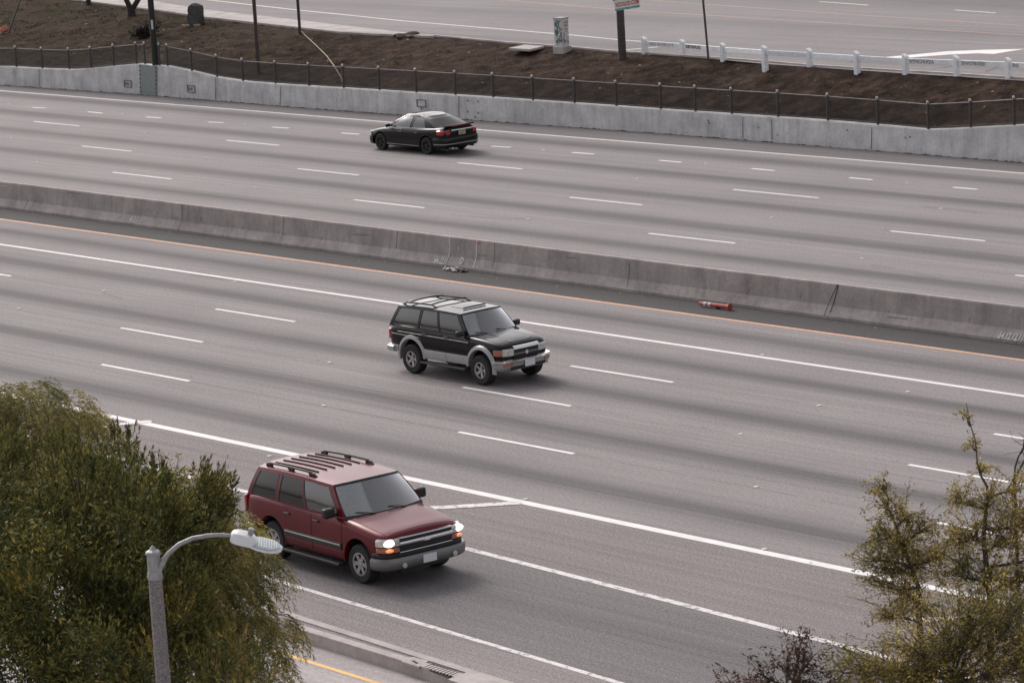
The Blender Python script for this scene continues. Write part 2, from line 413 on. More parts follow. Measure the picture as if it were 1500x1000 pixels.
sheet('street', [(-160,-900),(160,-900),(160,CN(58)+.4),(58,CN(58)+.05),(0,CN(0)+.05),(-40,CN(-40)+.05),(-60,CN(-60)+.05),(-120,CN(-120)+.05),(-160,CN(-120)+.05)], STZ, M['street'])
# island slabs near the drain
def quad_px(pxs, z): return [P(x,y,z) for x,y in pxs]
def slab(name, pxs, z, th, mat, parent=None, bevel=0):
    c = quad_px(pxs, z); mb = MB(); n = len(c)
    mb.add([tuple(p) for p in c]+[(p.x,p.y,p.z-th) for p in c], [tuple(range(n)), tuple(range(2*n-1,n-1,-1))]+[(i,(i+1)%n,n+(i+1)%n,n+i) for i in range(n)])
    return mb.build(name, mat, parent, bevel=bevel)
o = slab('handhole', [(588,968),(604,961),(628,967),(614,976)], .068, .05, M['sidewalk']); tag(o, 'small pale concrete handhole cover with a dark notch set in the kerb island', 'handhole')
nb = MB(); c0 = P(608,969,.0705); nb.box(c0, (.22,.05,.006), Matrix.Rotation(-.3,3,'Z')); nb.build('notch', M['crack'], o)
dr = slab('drain_grate', [(620,977),(634,971),(676,985),(659,992)], .052, .02, M['rock']); tag(dr, 'rough dark debris filled drain opening in the kerb island', 'drain')
gb = MB()
for k in range(9):
    a = P(622+k*4.4,977+k*1.65,.065); b = P(635+k*4.6,971.5+k*1.55,.065); gb.bar(a, b, .02, .02)
gb.build('grate_bar', M['brown_metal'], dr)
ap = slab('concrete_apron', [(656,994),(683,984),(760,1008),(740,1022)], .073, .02, M['curb']); tag(ap, 'smooth pale concrete apron slab at the end of the kerb island', 'slab')

# ------------------------------------------------------------------ painted markings (thin sheets)
def marks(name, quads, mat, z=.004):
    vs = []; fs = []
    for q in quads:
        k = len(vs); vs += [(p[0],p[1],z if len(p) < 3 else p[2]) for p in q]; fs.append(tuple(range(k,k+len(q))))
    return tag(mesh_obj(name, vs, fs, mat), kind='structure')
def line_y(yf, w, x0, x1, step=4):
    q = []; x = x0
    while x < x1-.01:
        x2 = min(x+step, x1); q.append([(x,yf(x)-w/2),(x2,yf(x2)-w/2),(x2,yf(x2)+w/2),(x,yf(x)+w/2)]); x = x2
    return q
marks('yellow_edge_line', line_y(lambda x: YEL-.02, .14, XL, XR, 50), M['yellow'])
marks('carpool_line', line_y(lambda x: HOV, .16, XL, XR, 50), M['white'])
marks('gore_line', line_y(lambda x: GOR, .24, XL, XR, 50), M['white'])
marks('far_edge_line', line_y(edge_y, .13, XL, XR, 4), M['white'])
marks('ramp_left_line', line_y(G_Y, .17, -100, 40, 4), M['white_worn'])
marks('ramp_right_line', line_y(H_Y, .13, -118, 58, 4), M['white_worn'])
def dashes(y, ex, obs, P0=14.63, L=3.66, w=.12, name='lane_dash', n=9):
    """obs: measured dash ends; the row continues beyond both sides"""
    xs = [(P(*a).x, P(*b).x) for a, b in obs]
    q = [[(a,y-w/2),(b,y-w/2),(b,y+w/2),(a,y+w/2)] for a,b in xs]
    for k in range(1, ex+1):
        a = xs[0][0]-P0*k; q.append([(a,y-w/2),(a+L,y-w/2),(a+L,y+w/2),(a,y+w/2)])
        a = xs[-1][0]+P0*k; q.append([(a,y-w/2),(a+L,y-w/2),(a+L,y+w/2),(a,y+w/2)])
    return q
Q = []
Q += dashes(55.66, 4, [((-100,384.5),(18,404)),((313,453),(433,471)),((835,536),(985,560)),((1453,636),(1640,665))])
Q += dashes(52.36, 4, [((178,480),(302,500)),((678,567),(838,594)),((1328,681),(1512,712))])
Q += dashes(48.92, 4, [((146,534),(277,558)),((674,632),(846,663)),((1374,765),(1560,802))])
marks('near_lane_dashes', Q, M['white'])
Q = []
Q += dashes(79.22, 4, [((37,180),(108,186)),((323,207),(410,213)),((674,238),(775,246)),((1078,277),(1204,289))])
Q += dashes(75.34, 4, [((121,214),(197,221)),((438,247),(530,256)),((835,289),(947,299)),((1302,339),(1443,353))])
Q += dashes(71.33, 4, [((168,252),(254,262)),((517,293),(625,304)),((945,343),(1078,356)),((1478,405),(1640,422))])
sd = [((47,157.5),(67,158.5)),((129,164),(150,166)),((214,171.5),(236,173)),((305,179),(327,180)),((399,186.5),(423,188)),((500,195),(526,197)),((720,214.5),(748,216)),((838,223.5),(870,226)),((966,235),(998,238)),((1101,247),(1134,250)),((1244,260.5),(1278,263.5)),((1396,274.5),(1432,277.5))]
Q += [[(P(*a).x,P(*a).y-.07),(P(*b).x,P(*b).y-.07),(P(*b).x,P(*b).y+.07),(P(*a).x,P(*a).y+.07)] for a,b in sd]
marks('far_lane_dashes', Q, M['white'])
def px_line(pts, w, z=.006, zz=0.0):
    q = []; ws = [P(x,y,zz) for x,y in pts]
    for a, b in zip(ws, ws[1:]):
        d = (b-a); n = Vector((-d.y,d.x,0)).normalized()*w/2
        q.append([tuple(a-n)[:2],tuple(b-n)[:2],tuple(b+n)[:2],tuple(a+n)[:2]])
    return q
marks('gore_chevrons', px_line([(560,747),(652,743),(765,736)], .30)+px_line([(130,630),(166,622),(222,617)], .30)+px_line([(1340,908),(1453,903),(1560,896)], .30), M['white_worn'], .009)
marks('street_yellow_line', [[(*a[:2],STZ+.004) for a in q] for q in px_line([(300,920),(460,971),(553,1000),(680,1042)], .11, zz=STZ)], M['street_yel'])

# pavement cracks: thin sealed lines
cr = []
for pts in ([(275,404),(300,405),(330,410)],[(70,248),(92,248)],[(660,316),(720,319),(780,322)],[(1276,388),(1310,393)],[(1340,401),(1378,408)],[(150,429),(178,437)],[(1350,302),(1440,312)]):
    cr += px_line(pts, .02)
marks('pavement_cracks', cr, M['crack'], .0045)

# ------------------------------------------------------------------ raised markers / litter
def marker(px, py, label, first=[None]):
    p = P(px, py)
    if first[0] is None:
        mb = MB(); mb.lathe([(.062,0),(.06,.012),(.035,.02),(0.001,.021)], n=12); o = mb.build('raised_marker', M['litter'], None, True); first[0] = o
    else: o = first[0].copy(); link(o)
    o.location = (p.x, p.y, .002); tag(o, label, 'road marker', 'raised pavement markers')
farm = [(13,153),(180,168),(361,183),(213,195),(301,231),(55,238),(17,203),(117,245),(374,275),(796,220),(680,271),(774,321),(933,262),(1034,240),(1131,319),(1378,306),(1329,268),(1263,379)]
nearm = [(150,379.5),(345,413),(152,426),(28,452),(483,531),(475,594),(1117,520),(1330,574),(1200,594),(1085,636),(1108,713),(395,668),(770,731),(1120,804)]
for q in farm: marker(*q, 'small white raised marker on the far carriageway between the lane dashes')
for q in nearm: marker(*q, 'small white raised marker on the near carriageway beside the lane lines')
# crumbs of grit and paper lying about the lanes: uncountable
gv = []; gf = []
rnd = random.Random(3)
for k in range(900):
    x = rnd.uniform(-150,-30); y = rnd.uniform(37,88)
    if abs(y-64.1) < .6 or 36 > y: continue
    s = rnd.uniform(.012,.035)
    if rnd.random() < .35: y = rnd.choice([64.75,wall_y(x)-.3,63.5,48.9,52.4,79.2,75.3])+rnd.gauss(0,.18)
    if 63.62 < y < 64.65: continue
    a = rnd.uniform(0,3.1); k0 = len(gv)
    for i in range(4):
        an = a+i*1.57; gv.append((x+s*math.cos(an)*1.5, y+s*math.sin(an), .004))
    gv.append((x,y,.004+s*.5)); gf += [(k0+i,k0+(i+1)%4,k0+4) for i in range(4)]
tag(mesh_obj('road_grit', gv, gf, M['tan']), kind='stuff')

# ------------------------------------------------------------------ median barrier
BY = 63.78
prof = [(0,-.02),(0,.075),(.16,.33),(.225,.86),(.24,.90),(.39,.90),(.405,.86),(.47,.33),(.63,.075),(.63,-.02)]
bar = thing('median_barrier', 'long low grey concrete barrier dividing the two carriageways', 'barrier', (0,0,0))
mb = MB(); bx = np.arange(-300, 120.1, 1.5)
for seg in (0,):
    vs = []; fs = []
    for x in bx:
        for j,(a,z) in enumerate(prof):
            wv = .006*noise.noise(Vector((x*.7, a*9, z*4)))
            vs.append((x, BY+a+wv, z+(wv if z > .5 else 0)))
    n = len(prof)
    for i in range(len(bx)-1):
        for j in range(n-1): fs.append((i*n+j,(i+1)*n+j,(i+1)*n+j+1,i*n+j+1))
    mb.add(vs, fs)
mb.build('barrier_wall', M['median'], bar)
def bary(z): return BY+float(np.interp(z,[0,.075,.33,.86],[0,0,.16,.225]))-.006
def bar_stroke(name, pts, w, mat, lift=0.0):
    """painted stroke on the barrier face; pts (px,py)"""
    out = []
    for px, py in pts:
        d = ray(px,py); best = None
        for k in range(200):
            z = .9*k/199; t = (bary(z))/d[1]; zz = CAM[2]+d[2]*t
            if best is None or abs(zz-z) < best[0]: best = (abs(zz-z), z, d[0]*t)
        out.append(Vector((best[2], bary(best[1])-.002-lift, best[1])))
    m_ = MB()
    for a, b in zip(out, out[1:]):
        n = Vector((b.z-a.z,0,-(b.x-a.x))); n = n.normalized()*w/2 if n.length else Vector((w/2,0,0))
        m_.add([a-n,b-n,b+n,a+n,a-n+Vector((0,.006,0)),b-n+Vector((0,.006,0)),b+n+Vector((0,.006,0)),a+n+Vector((0,.006,0))], [(0,1,2,3),(4,7,6,5),(0,4,5,1),(1,5,6,2),(2,6,7,3),(3,7,4,0)])
    return m_.build(name, mat, bar), out
bar_stroke('paint_stripe', [(658.5,344.5),(658,354),(659.5,362),(658,372),(655,382),(652.5,391)], .035, M['stencil'])
bar_stroke('paint_stripe', [(698.5,350),(698,362),(698,374),(696.5,382),(692.5,392)], .035, M['stencil'])
bar_stroke('paint_dash', [(671.5,361),(672.3,367)], .025, M['stencil'])
bar_stroke('crack_joint', [(1228,415),(1222,440),(1213,467)], .022, M['crack'])
bar_stroke('crack_joint', [(1227,417),(1219,432),(1207,462)], .014, M['crack'])
for a in ([(266.5,297),(266.5,322),(261,336)],[(415.5,316),(414,344),(407,357)],[(41,293),(38,300),(35,305)],[(582,335),(581,352),(580,364)],[(724.5,354),(724,380),(719,399)],[(922,385),(921,405),(918,420)]):
    bar_stroke('crack_joint', a, .009, M['scuff'])
for a in ([(517,343),(541,344.5)],[(640,378),(650,378.5)],[(700,374),(712,374)],[(830,377),(845,378)],[(100,282),(118,284)],[(250,318),(262,320)],[(1300,464),(1330,467)]):
    bar_stroke('scuff_mark', a, .014, M['scuff'])
def bar_text(s, px, py, size, mat, shear=.15, xs=1.0, name='stencil_number'):
    _, o = bar_stroke('stencil_tick', [(px,py),(px+.5,py)], .004, mat)
    z = o[0].z; y0 = bary(z); y1 = bary(z+.1); up = Vector((0,y1-y0,.1)).normalized()
    return text_obj(name, s, size, Vector((o[0].x, y0-.006, z)), (1,0,0), up, mat, bar, .006, shear, xs)
bar_text('64.12.11', 635, 385, .30, M['stencil'], .2, .58)
bar_text('D', 672, 386, .30, M['stencil'], .0, .8)
bar_text('64.12.11', 189, 324.5, .28, M['stencil'], .25, .50)
bar_text('64.12.12.11-', 1461, 495, .26, M['stencil'], .25, .68)
bar_text('C', 700.5, 358, .16, M['sign_red'], 0, .9)
bar_stroke('scratch_line', [(0,267.5),(18,269)], .02, M['stencil']); bar_stroke('scratch_line', [(0,272),(10,273)], .02, M['stencil'])

# debris pile against the barrier
dp = thing('debris_pile', 'small heap of black and white rags at the foot of the barrier', 'debris', P(665,397,0))
def blob(name, mat, parent, c, r, seed, sc=(1,1,1), amp=.5, sub=2):
    bm = bmesh.new(); bmesh.ops.create_icosphere(bm, subdivisions=sub, radius=1)
    for v in bm.verts:
        d = 1+amp*noise.noise(v.co*1.6+Vector((seed*7.1,0,seed)))
        v.co = Vector((v.co.x*r*sc[0]*d, v.co.y*r*sc[1]*d, v.co.z*r*sc[2]*d))+Vector(c)
    me = bpy.data.meshes.new(name); bm.to_mesh(me); bm.free(); me.materials.append(mat)
    return link(bpy.data.objects.new(name, me), parent)
for i,(dx,dy,r,m) in enumerate([(random.Random(q).uniform(-.5,.45),random.Random(q+50).uniform(-.15,.15),random.Random(q+90).uniform(.025,.06),('trim','litter','tan')[q%3]) for q in range(16)]+[(-.40,.05,.10,'trim'),(-.48,.12,.07,'litter'),(-.05,.02,.08,'litter'),(.08,0,.08,'trim'),(.0,.1,.09,'litter'),(.16,-.12,.07,'litter'),(.3,.06,.08,'trim'),(.42,.05,.07,'trim'),(-.22,.1,.05,'trim')]):
    blob('rag', M[m], dp, (dx,dy,.05), r, i, (1.3,.8,.6), .9)
# fallen delineator post
dl = thing('delineator_post', 'faded red plastic tube post with two white bands lying by the barrier', 'post', P(1047,449,0))
a, b = P(1024,444,.09), P(1068,449.5,.09); off = dl.location
def mix(a, b, t): return a.lerp(b, t)
mb = MB(); mb.tube([mix(a,b,t)-off for t in (0,.08,.5,.9,1.0)], [.035,.052,.056,.060,.065], 12); mb.build('tube', M['cone'], dl, True)
mb = MB(); mb.tube([mix(a,b,t)-off for t in (.955,.985,1.03)], [.062,.085,.10], 14); mb.build('flared_base', M['cone'], dl, True)
for t0 in (.18,.32):
    mb = MB(); mb.tube([mix(a,b,t0)-off, mix(a,b,t0+.085)-off], .059, 12); mb.build('white_band', M['litter'], dl, True)
blob('mounting_lump', M['trim'], dl, P(1052,450,.03)-off, .06, 3, (1.2,.8,.7))

# ------------------------------------------------------------------ far retaining wall
tops = [(-60,99),(0,97.5),(60,101),(110,102.5),(150,98.5),(200,94),(228,96),(252,98.5),(315,113.5),(353,119.5),(410,124),(500,129.5),(700,142),(1000,163),(1180,175),(1290,184),(1360,190.5),(1430,187),(1500,183),(1560,180)]
tw = [OnY(x, y, wall_y) for x, y in tops]
wall_h = interp([(XL,.95)]+[(p.x,p.z) for p in tw]+[(XR,1.6)])
wl = thing('retaining_wall', 'long pale concrete retaining wall along the far shoulder with a railing on top', 'wall')
vs = []; fs = []; wx = list(np.arange(-300,120.1,1.0))
for x in wx:
    y = wall_y(x); h = wall_h(x)
    vs += [(x,y-.06,-.02),(x,y-.02,h-.02),(x,y,h),(x,y+.30,h),(x,y+.32,-.02)]
for i in range(len(wx)-1):
    for j in range(4): fs.append((i*5+j,(i+1)*5+j,(i+1)*5+j+1,i*5+j+1))
mb = MB(); mb.add(vs, fs); mb.build('wall_face', M['wall'], wl)
def wstroke(name, pts, w, mat, yoff=-.075):
    o = [OnY(x,y,lambda q: wall_y(q)+yoff) for x,y in pts]; m_ = MB()
    for p0, p1 in zip(o, o[1:]): m_.bar(p0, p1, .012, w)
    return m_.build(name, mat, wl)
for pts in ([(57,101),(57,126)],[(315.5,114),(315.5,147)],[(411,126),(410,155)],[(672,141),(672,171)],[(1130,175),(1131,205)],[(1088,172),(1088,202)],[(1277,186),(1276,219)]):
    wstroke('wall_joint', pts, .025, M['grey_ink'])
for x, y, tx in ((187,123,'64'),(280,130.5,'1247'),(617,151.5,None)):
    c = OnY(x,y,lambda q: wall_y(q)-.075); u = Vector((1,0,0)); w2, h2 = ((.27,.15) if tx else (.28,.14))
    f = MB()
    for (dx,dz,sx,sz) in ((0,h2,2*w2,.03),(0,-h2,2*w2,.03),(-w2,0,.03,2*h2+.03),(w2,0,.03,2*h2+.03)): f.box(c+Vector((dx,0,dz)),(sx,.03,sz))
    fo = f.build('plaque_frame', M['grey_ink'], wl)
    if tx: text_obj('plaque_number', 'SP42', .17, c+Vector((-.20,-.02,-.06)), (1,0,0), (0,0,1), M['grey_ink'], fo, .004, 0, .95)
wstroke('stain_mark', [(617,158),(617,161)], .06, M['grey_ink'])
for (x,y) in ((684,147),(684,163),(699,148),(699,165),(695,171),(1036,176),(1037,180),(1110,186),(1240,190),(1332,200),(1325,201)):
    wstroke('wall_chip', [(x,y),(x+1.8,y+1.3)], .05, M['grey_ink'])
# ragged grit line at foot of wall
mb = MB(); rnd = random.Random(5)
for k in range(260):
    x = rnd.uniform(-140,-70); mb.box((x, wall_y(x)-.09-rnd.random()*.05, rnd.random()*.01), (rnd.uniform(.04,.25), .05, rnd.uniform(.01,.03)), Matrix.Rotation(rnd.uniform(-.2,.2),3,'Y'))
tag(mb.build('wall_foot_grit', M['crack']), kind='stuff')
# steel cover plate
cp = thing('cover_plate', 'grey green steel plate bolted over the gap in the retaining wall', 'plate', OnY(216,118,lambda q: wall_y(q)-.1))
pc = [OnY(x,y,lambda q: wall_y(q)-.085)-cp.location for x,y in ((204,94.5),(228.5,97),(229.5,139.5),(205,137.5))]
mb = MB(); mb.add([*pc,*[p+Vector((0,.03,0)) for p in pc]], [(0,1,2,3),(7,6,5,4),(0,4,5,1),(1,5,6,2),(2,6,7,3),(3,7,4,0)]); mb.build('steel_sheet', M['plate'], cp)
for t in np.linspace(.06,.92,7):
    for s, e in ((0,3),(1,2)):
        mb = MB(); q = pc[s].lerp(pc[e], t); q.x += .04 if s == 0 else -.04; mb.box(q-Vector((0,.015,0)), (.05,.03,.05)); mb.build('bolt', M['crack'], cp)

# ------------------------------------------------------------------ railing (chain link) on the wall
FENH = .92
fr = thing('chain_link_fence', 'low dark chain link fence with posts along the top of the retaining wall', 'fence')
posts_px = [(-45,97),(24,97),(62,99),(101.5,100.5),(133.5,98),(167,94),(200,91.5),(212.5,91)]
posts_px2 = [(234,92),(245.5,93.5),(281,102),(318,111),(356,118),(404,122),(453,125),(503.6,128),(556,131.5),(610,135),(667.5,139),(722.6,142.5),(781,146.5),(842,151),(903,155),(968,159.5),(1019,163),(1072,166.5),(1140,171.5),(1213,177),(1286,182.5),(1360,188.5),(1422,186),(1486,183),(1560,179)]
fy = lambda q: wall_y(q)+.14
def fence_run(pp, ext_l=0, ext_r=0):
    base = [OnY(x,y,fy) for x,y in pp]; base = [Vector((p.x,p.y,wall_h(p.x))) for p in base]
    if ext_l: base = [Vector((base[0].x-2.6*k, fy(base[0].x-2.6*k), wall_h(base[0].x-2.6*k))) for k in range(ext_l,0,-1)]+base
    if ext_r: base = base+[Vector((base[-1].x+2.0*k, fy(base[-1].x+2.0*k), wall_h(base[-1].x+2.0*k))) for k in range(1,ext_r+1)]
    for p in base:
        mb = MB(); mb.lathe([(.046,0),(.046,FENH)], n=8); o = mb.build('post', M['fence_metal'], fr, True); o.location = p
        mb = MB(); mb.lathe([(.048,FENH-.01),(.054,FENH+.03),(.040,FENH+.075),(.001,FENH+.09)], n=8); mb.build('post_cap', M['fence_cap'], o, True)
    mb = MB(); mb.tube([p+Vector((0,0,FENH-.05)) for p in base], .030, 6); mb.build('top_rail', M['fence_metal'], fr, True)
    mb = MB(); mb.tube([p+Vector((0,0,.07)) for p in base], .026, 6); mb.build('bottom_rail', M['fence_metal'], fr, True)
    # woven wire: two diagonal families
    mb = MB(); w = .0050; X0, X1 = base[0].x, base[-1].x
    zb = interp([(p.x,p.z) for p in base]); x = X0; H = FENH-.12
    vs = []; fs = []
    while x < X1-.1:
        for s in (1,-1):
            xa, xb = (x, x+H) if s > 0 else (x+H, x)
            if max(xa,xb) > X1: continue
            a = Vector((xa, fy(xa), zb(xa)+.07)); b = Vector((xb, fy(xb), zb(xb)+.07+H))
            k = len(vs); n = Vector((-(b.z-a.z),0,b.x-a.x)).normalized()*w
            oy = Vector((0,.004*s,0))
            vs += [a-n+oy,a+n+oy,b+n+oy,b-n+oy, a+oy+Vector((0,w*1.5,0)), b+oy+Vector((0,w*1.5,0))]
            fs += [(k,k+3,k+2,k+1),(k+1,k+2,k+5,k+4),(k,k+4,k+5,k+3)]
        x += .062
    mb.add(vs, fs); mb.build('wire_mesh', M['wire'], fr)
fence_run(posts_px, ext_l=10); fence_run(posts_px2, ext_r=10)

# ------------------------------------------------------------------ bank
ZF = 2.2
bt = [P(x,y,ZF) for x,y in [(107,0),(233,16),(500,48),(636,53.5),(740,63.5),(827,70),(906,77),(1000,83),(1060,87),(1124,94),(1200,100),(1300,106),(1400,112),(1500,118.5)]]
bank_top = interp([(-420,150),(-200,110)]+[(p.x,p.y) for p in bt]+[(-60,91.6),(120,91)])
tops_front = interp([(-420,150),(-200,110)]+[(p.x,p.y) for p in bt]+[(-60,91.6),(120,91)])
def bank_z(x, y):
    y0 = wall_y(x)+.30; y1 = bank_top(x); t = min(max((y-y0)/(y1-y0),0),1)
    z0 = wall_h(x)-.10
    s = t**.85
    a = math.sin(math.pi*min(max(t,0),1))**.6
    nz = .16*noise.fractal(Vector((x*.45,y*.6,0)),1.0,2.0,5)+.05*noise.noise(Vector((x*2.6,y*2.6,3)))+.045*noise.noise(Vector((x*5,y*5,5)))
    return z0+(ZF-.015-z0)*s+nz*a*.8
xs = np.arange(-230, 40, .16); NT_ = 60
vs = []; fs = []
for x in xs:
    y0 = wall_y(x)+.30; y1 = bank_top(x)
    for j in range(NT_+1):
        y = y0+(y1-y0)*j/NT_; vs.append((x,y,bank_z(x,y)))
w = NT_+1
for i in range(len(xs)-1):
    for j in range(NT_): fs.append((i*w+j,(i+1)*w+j,(i+1)*w+j+1,i*w+j+1))
tag(mesh_obj('embankment', vs, fs, M['bank'], None, True), kind='structure')
# frontage road plateau
xs2 = [-420,-200,-153,-142,-122,-115,-112,-106,-102,-98,-93,-86,-80,-60,120]
tag(mesh_obj('frontage_road', [(x,bank_top(x)-.02,ZF) for x in xs2]+[(x,900,ZF) for x in xs2], [(i,i+1,len(xs2)+i+1,len(xs2)+i) for i in range(len(xs2)-1)], M['frontage']), kind='structure')
# kerb along the top of the bank
def offs(pts, w):
    out = []
    for i,p in enumerate(pts):
        a = pts[max(i-1,0)]; b = pts[min(i+1,len(pts)-1)]; d = (b-a); n = Vector((-d.y,d.x,0)).normalized(); out.append(p+n*w)
    return out
kp = [P(x,y,ZF) for x,y in [(500,48),(636,53.5),(740,63.5),(827,70),(906,77),(1000,83),(1060,87),(1124,92),(1200,98),(1300,104),(1400,110),(1500,116.5),(1700,130)]]
o1 = offs(kp,.16); k_ = len(kp)
mb = MB(); vs = [(p.x,p.y,ZF+.06) for p in kp]+[(p.x,p.y,ZF+.06) for p in o1]+[(p.x,p.y,ZF-.35) for p in kp]+[(p.x,p.y,ZF-.1) for p in o1]
fs = [(i,i+1,k_+i+1,k_+i) for i in range(k_-1)]+[(i+1,i,2*k_+i,2*k_+i+1) for i in range(k_-1)]+[(k_+i,k_+i+1,3*k_+i+1,3*k_+i) for i in range(k_-1)]
mb.add(vs, fs); tag(mb.build('frontage_kerb', M['sidewalk']), kind='structure')
sw = [P(x,y,ZF+.05) for x,y in [(-160,-40),(107,-1),(233,15),(297,24.5),(420,38),(500,47),(570,50.5),(636,53)]]; sw2 = [P(x,y,ZF+.05) for x,y in [(0,-40),(190,-4),(250,6),(297,14),(420,27.5),(500,37),(570,45),(636,52)]]
vs = [tuple(p) for p in sw]+[tuple(p) for p in sw2]+[(p.x,p.y,ZF-.05) for p in sw]+[(p.x,p.y,ZF-.05) for p in sw2]; k_ = len(sw)
fs = [(i,i+1,k_+i+1,k_+i) for i in range(k_-1)]+[(i+1,i,2*k_+i,2*k_+i+1) for i in range(k_-1)]+[(k_+i,k_+i+1,3*k_+i+1,3*k_+i) for i in range(k_-1)]
mb = MB(); mb.add(vs, fs); tag(mb.build('sidewalk', M['sidewalk']), kind='structure')
zl = ZF+.004
def fmarks(name, q, m): return marks(name, [[(*p[:2],zl) for p in r] for r in q], m)
fl = px_line([(150,-16),(293,-1),(430,14.5),(500,21.5),(590,31),(722,42),(840,52),(906,58.5),(945,61.5),(990,65)], .13, zz=ZF)
fl += px_line([(905,74.5),(960,69.5),(1000,66)], .16, zz=ZF)
fl += px_line([(1200,3),(1220,4.2),(1272,8)], .13, zz=ZF)+px_line([(1398,15),(1458,19.3)], .13, zz=ZF)
fmarks('frontage_white_lines', fl, M['white'])
fo = px_line([(560,-16),(733,0),(906,14.5),(1200,33),(1500,52),(1700,65)], .11, zz=ZF)+px_line([(720,-16),(940,0),(1200,18.5),(1500,38),(1700,51)], .11, zz=ZF)
fmarks('frontage_orange_lines', fo, M['orange_line'])
fmarks('painted_wedge', [[tuple(P(x,y,ZF))[:2] for x,y in [(1290,84.5),(1330,81),(1388,75.5),(1440,73.5),(1502,72),(1456,79.5),(1430,78.5),(1388,80.5),(1330,85)]]], M['white'])
wear = px_line([(1365,102),(1380,100),(1397,96.5)], .05, zz=ZF)+px_line([(1443,106),(1452,102.5),(1464,98)], .05, zz=ZF)+px_line([(1240,91.5),(1262,88.5)],.06,zz=ZF)
fmarks('frontage_cracks', wear, M['crack'])
# darker tyre-worn half of the frontage road
slabm = pavement('frontage_worn_lane', (.165,.152,.155), speck=.07, scale=12)
fd = [P(x,y,ZF+.003) for x,y in [(940,-40),(1120,-10),(1320,3),(1500,14),(1800,33),(1800,-60)]]
tag(mesh_obj('worn_lane_patch', [tuple(p) for p in fd], [tuple(range(len(fd)))], slabm), kind='structure')

# small litter on the bank (uncountable)
rnd = random.Random(11); gv = []; gf = []
for k in range(1500):
    x = rnd.uniform(-165,-72); y0 = wall_y(x)+.4; y = y0+(bank_top(x)-y0)*rnd.random(); z = bank_z(x,y)+.01
    s = rnd.uniform(.008,.02)*(1+2.2*(rnd.random() < .04)); a = rnd.uniform(0,3.1); k0 = len(gv)
    for i in range(4): gv.append((x+s*1.4*math.cos(a+i*1.57), y+s*math.sin(a+i*1.57), z))
    gv.append((x,y,z+s*.8)); gf += [(k0+i,k0+(i+1)%4,k0+4) for i in range(4)]
tag(mesh_obj('bank_litter', gv, gf, M['tan']), kind='stuff')
# low weeds on the bank
def leaf_mesh(name, pos, dirs, lens, wids, mats, parent, kind=None, mi=None, curl=.15):
    pos = np.asarray(pos, float); dirs = np.asarray(dirs, float); n = len(pos)
    dirs /= np.linalg.norm(dirs,axis=1)[:,None]+1e-9
    rn = np.random.normal(size=(n,3)); side = np.cross(dirs, rn); side /= np.linalg.norm(side,axis=1)[:,None]+1e-9
    nr = np.cross(side, dirs); L = np.asarray(lens)[:,None]; W = np.asarray(wids)[:,None]
    v = np.empty((n,4,3)); v[:,0] = pos; v[:,1] = pos+dirs*L*.45+side*W*.5+nr*L*curl*.5; v[:,2] = pos+dirs*L; v[:,3] = pos+dirs*L*.45-side*W*.5+nr*L*curl*.5
    me = bpy.data.meshes.new(name); me.vertices.add(n*4); me.vertices.foreach_set('co', v.reshape(-1))
    me.loops.add(n*4); me.loops.foreach_set('vertex_index', np.arange(n*4,dtype=np.int32))
    me.polygons.add(n); me.polygons.foreach_set('loop_start', np.arange(0,n*4,4,dtype=np.int32)); me.polygons.foreach_set('loop_total', np.full(n,4,dtype=np.int32))
    for m in mats: me.materials.append(m)
    if mi is not None: me.polygons.foreach_set('material_index', np.asarray(mi,dtype=np.int32))
    me.update(calc_edges=True); me.validate()
    o = link(bpy.data.objects.new(name, me), parent)
    if kind: tag(o, kind=kind)
    return o
pos = []; ds = []
for k in range(6500):
    x = rnd.uniform(-165,-75)
    if rnd.random() > (.15+.85*min(1,max(0,(-118-x)/30))): continue
    y0 = wall_y(x)+.5; y = y0+(bank_top(x)-y0)*rnd.random()
    if noise.noise(Vector((x*.5,y*.5,1))) < -.05: continue
    z = bank_z(x,y)
    for q in range(7):
        pos.append((x+rnd.gauss(0,.08),y+rnd.gauss(0,.08),z)); ds.append((rnd.gauss(0,.8),rnd.gauss(0,.8),.7))
leaf_mesh('bank_weeds', pos, ds, np.random.uniform(.05,.13,len(pos)), np.full(len(pos),.025), [leafmat('weed', [(0,(.03,.03,.014)),(.6,(.055,.055,.022)),(1,(.10,.085,.04))], .9, .2)], None, 'stuff')

# ------------------------------------------------------------------ things on the bank and frontage
def bank_at(px, py):
    d = ray(px,py); 
    for t in np.linspace(100,190,1801):
        p = CAM+d*t
        zz = bank_z(p[0],p[1]) if p[1] < bank_top(p[0]) else ZF
        if p[2] <= zz: return Vector((p[0],p[1],zz))
    return P(px,py,ZF)
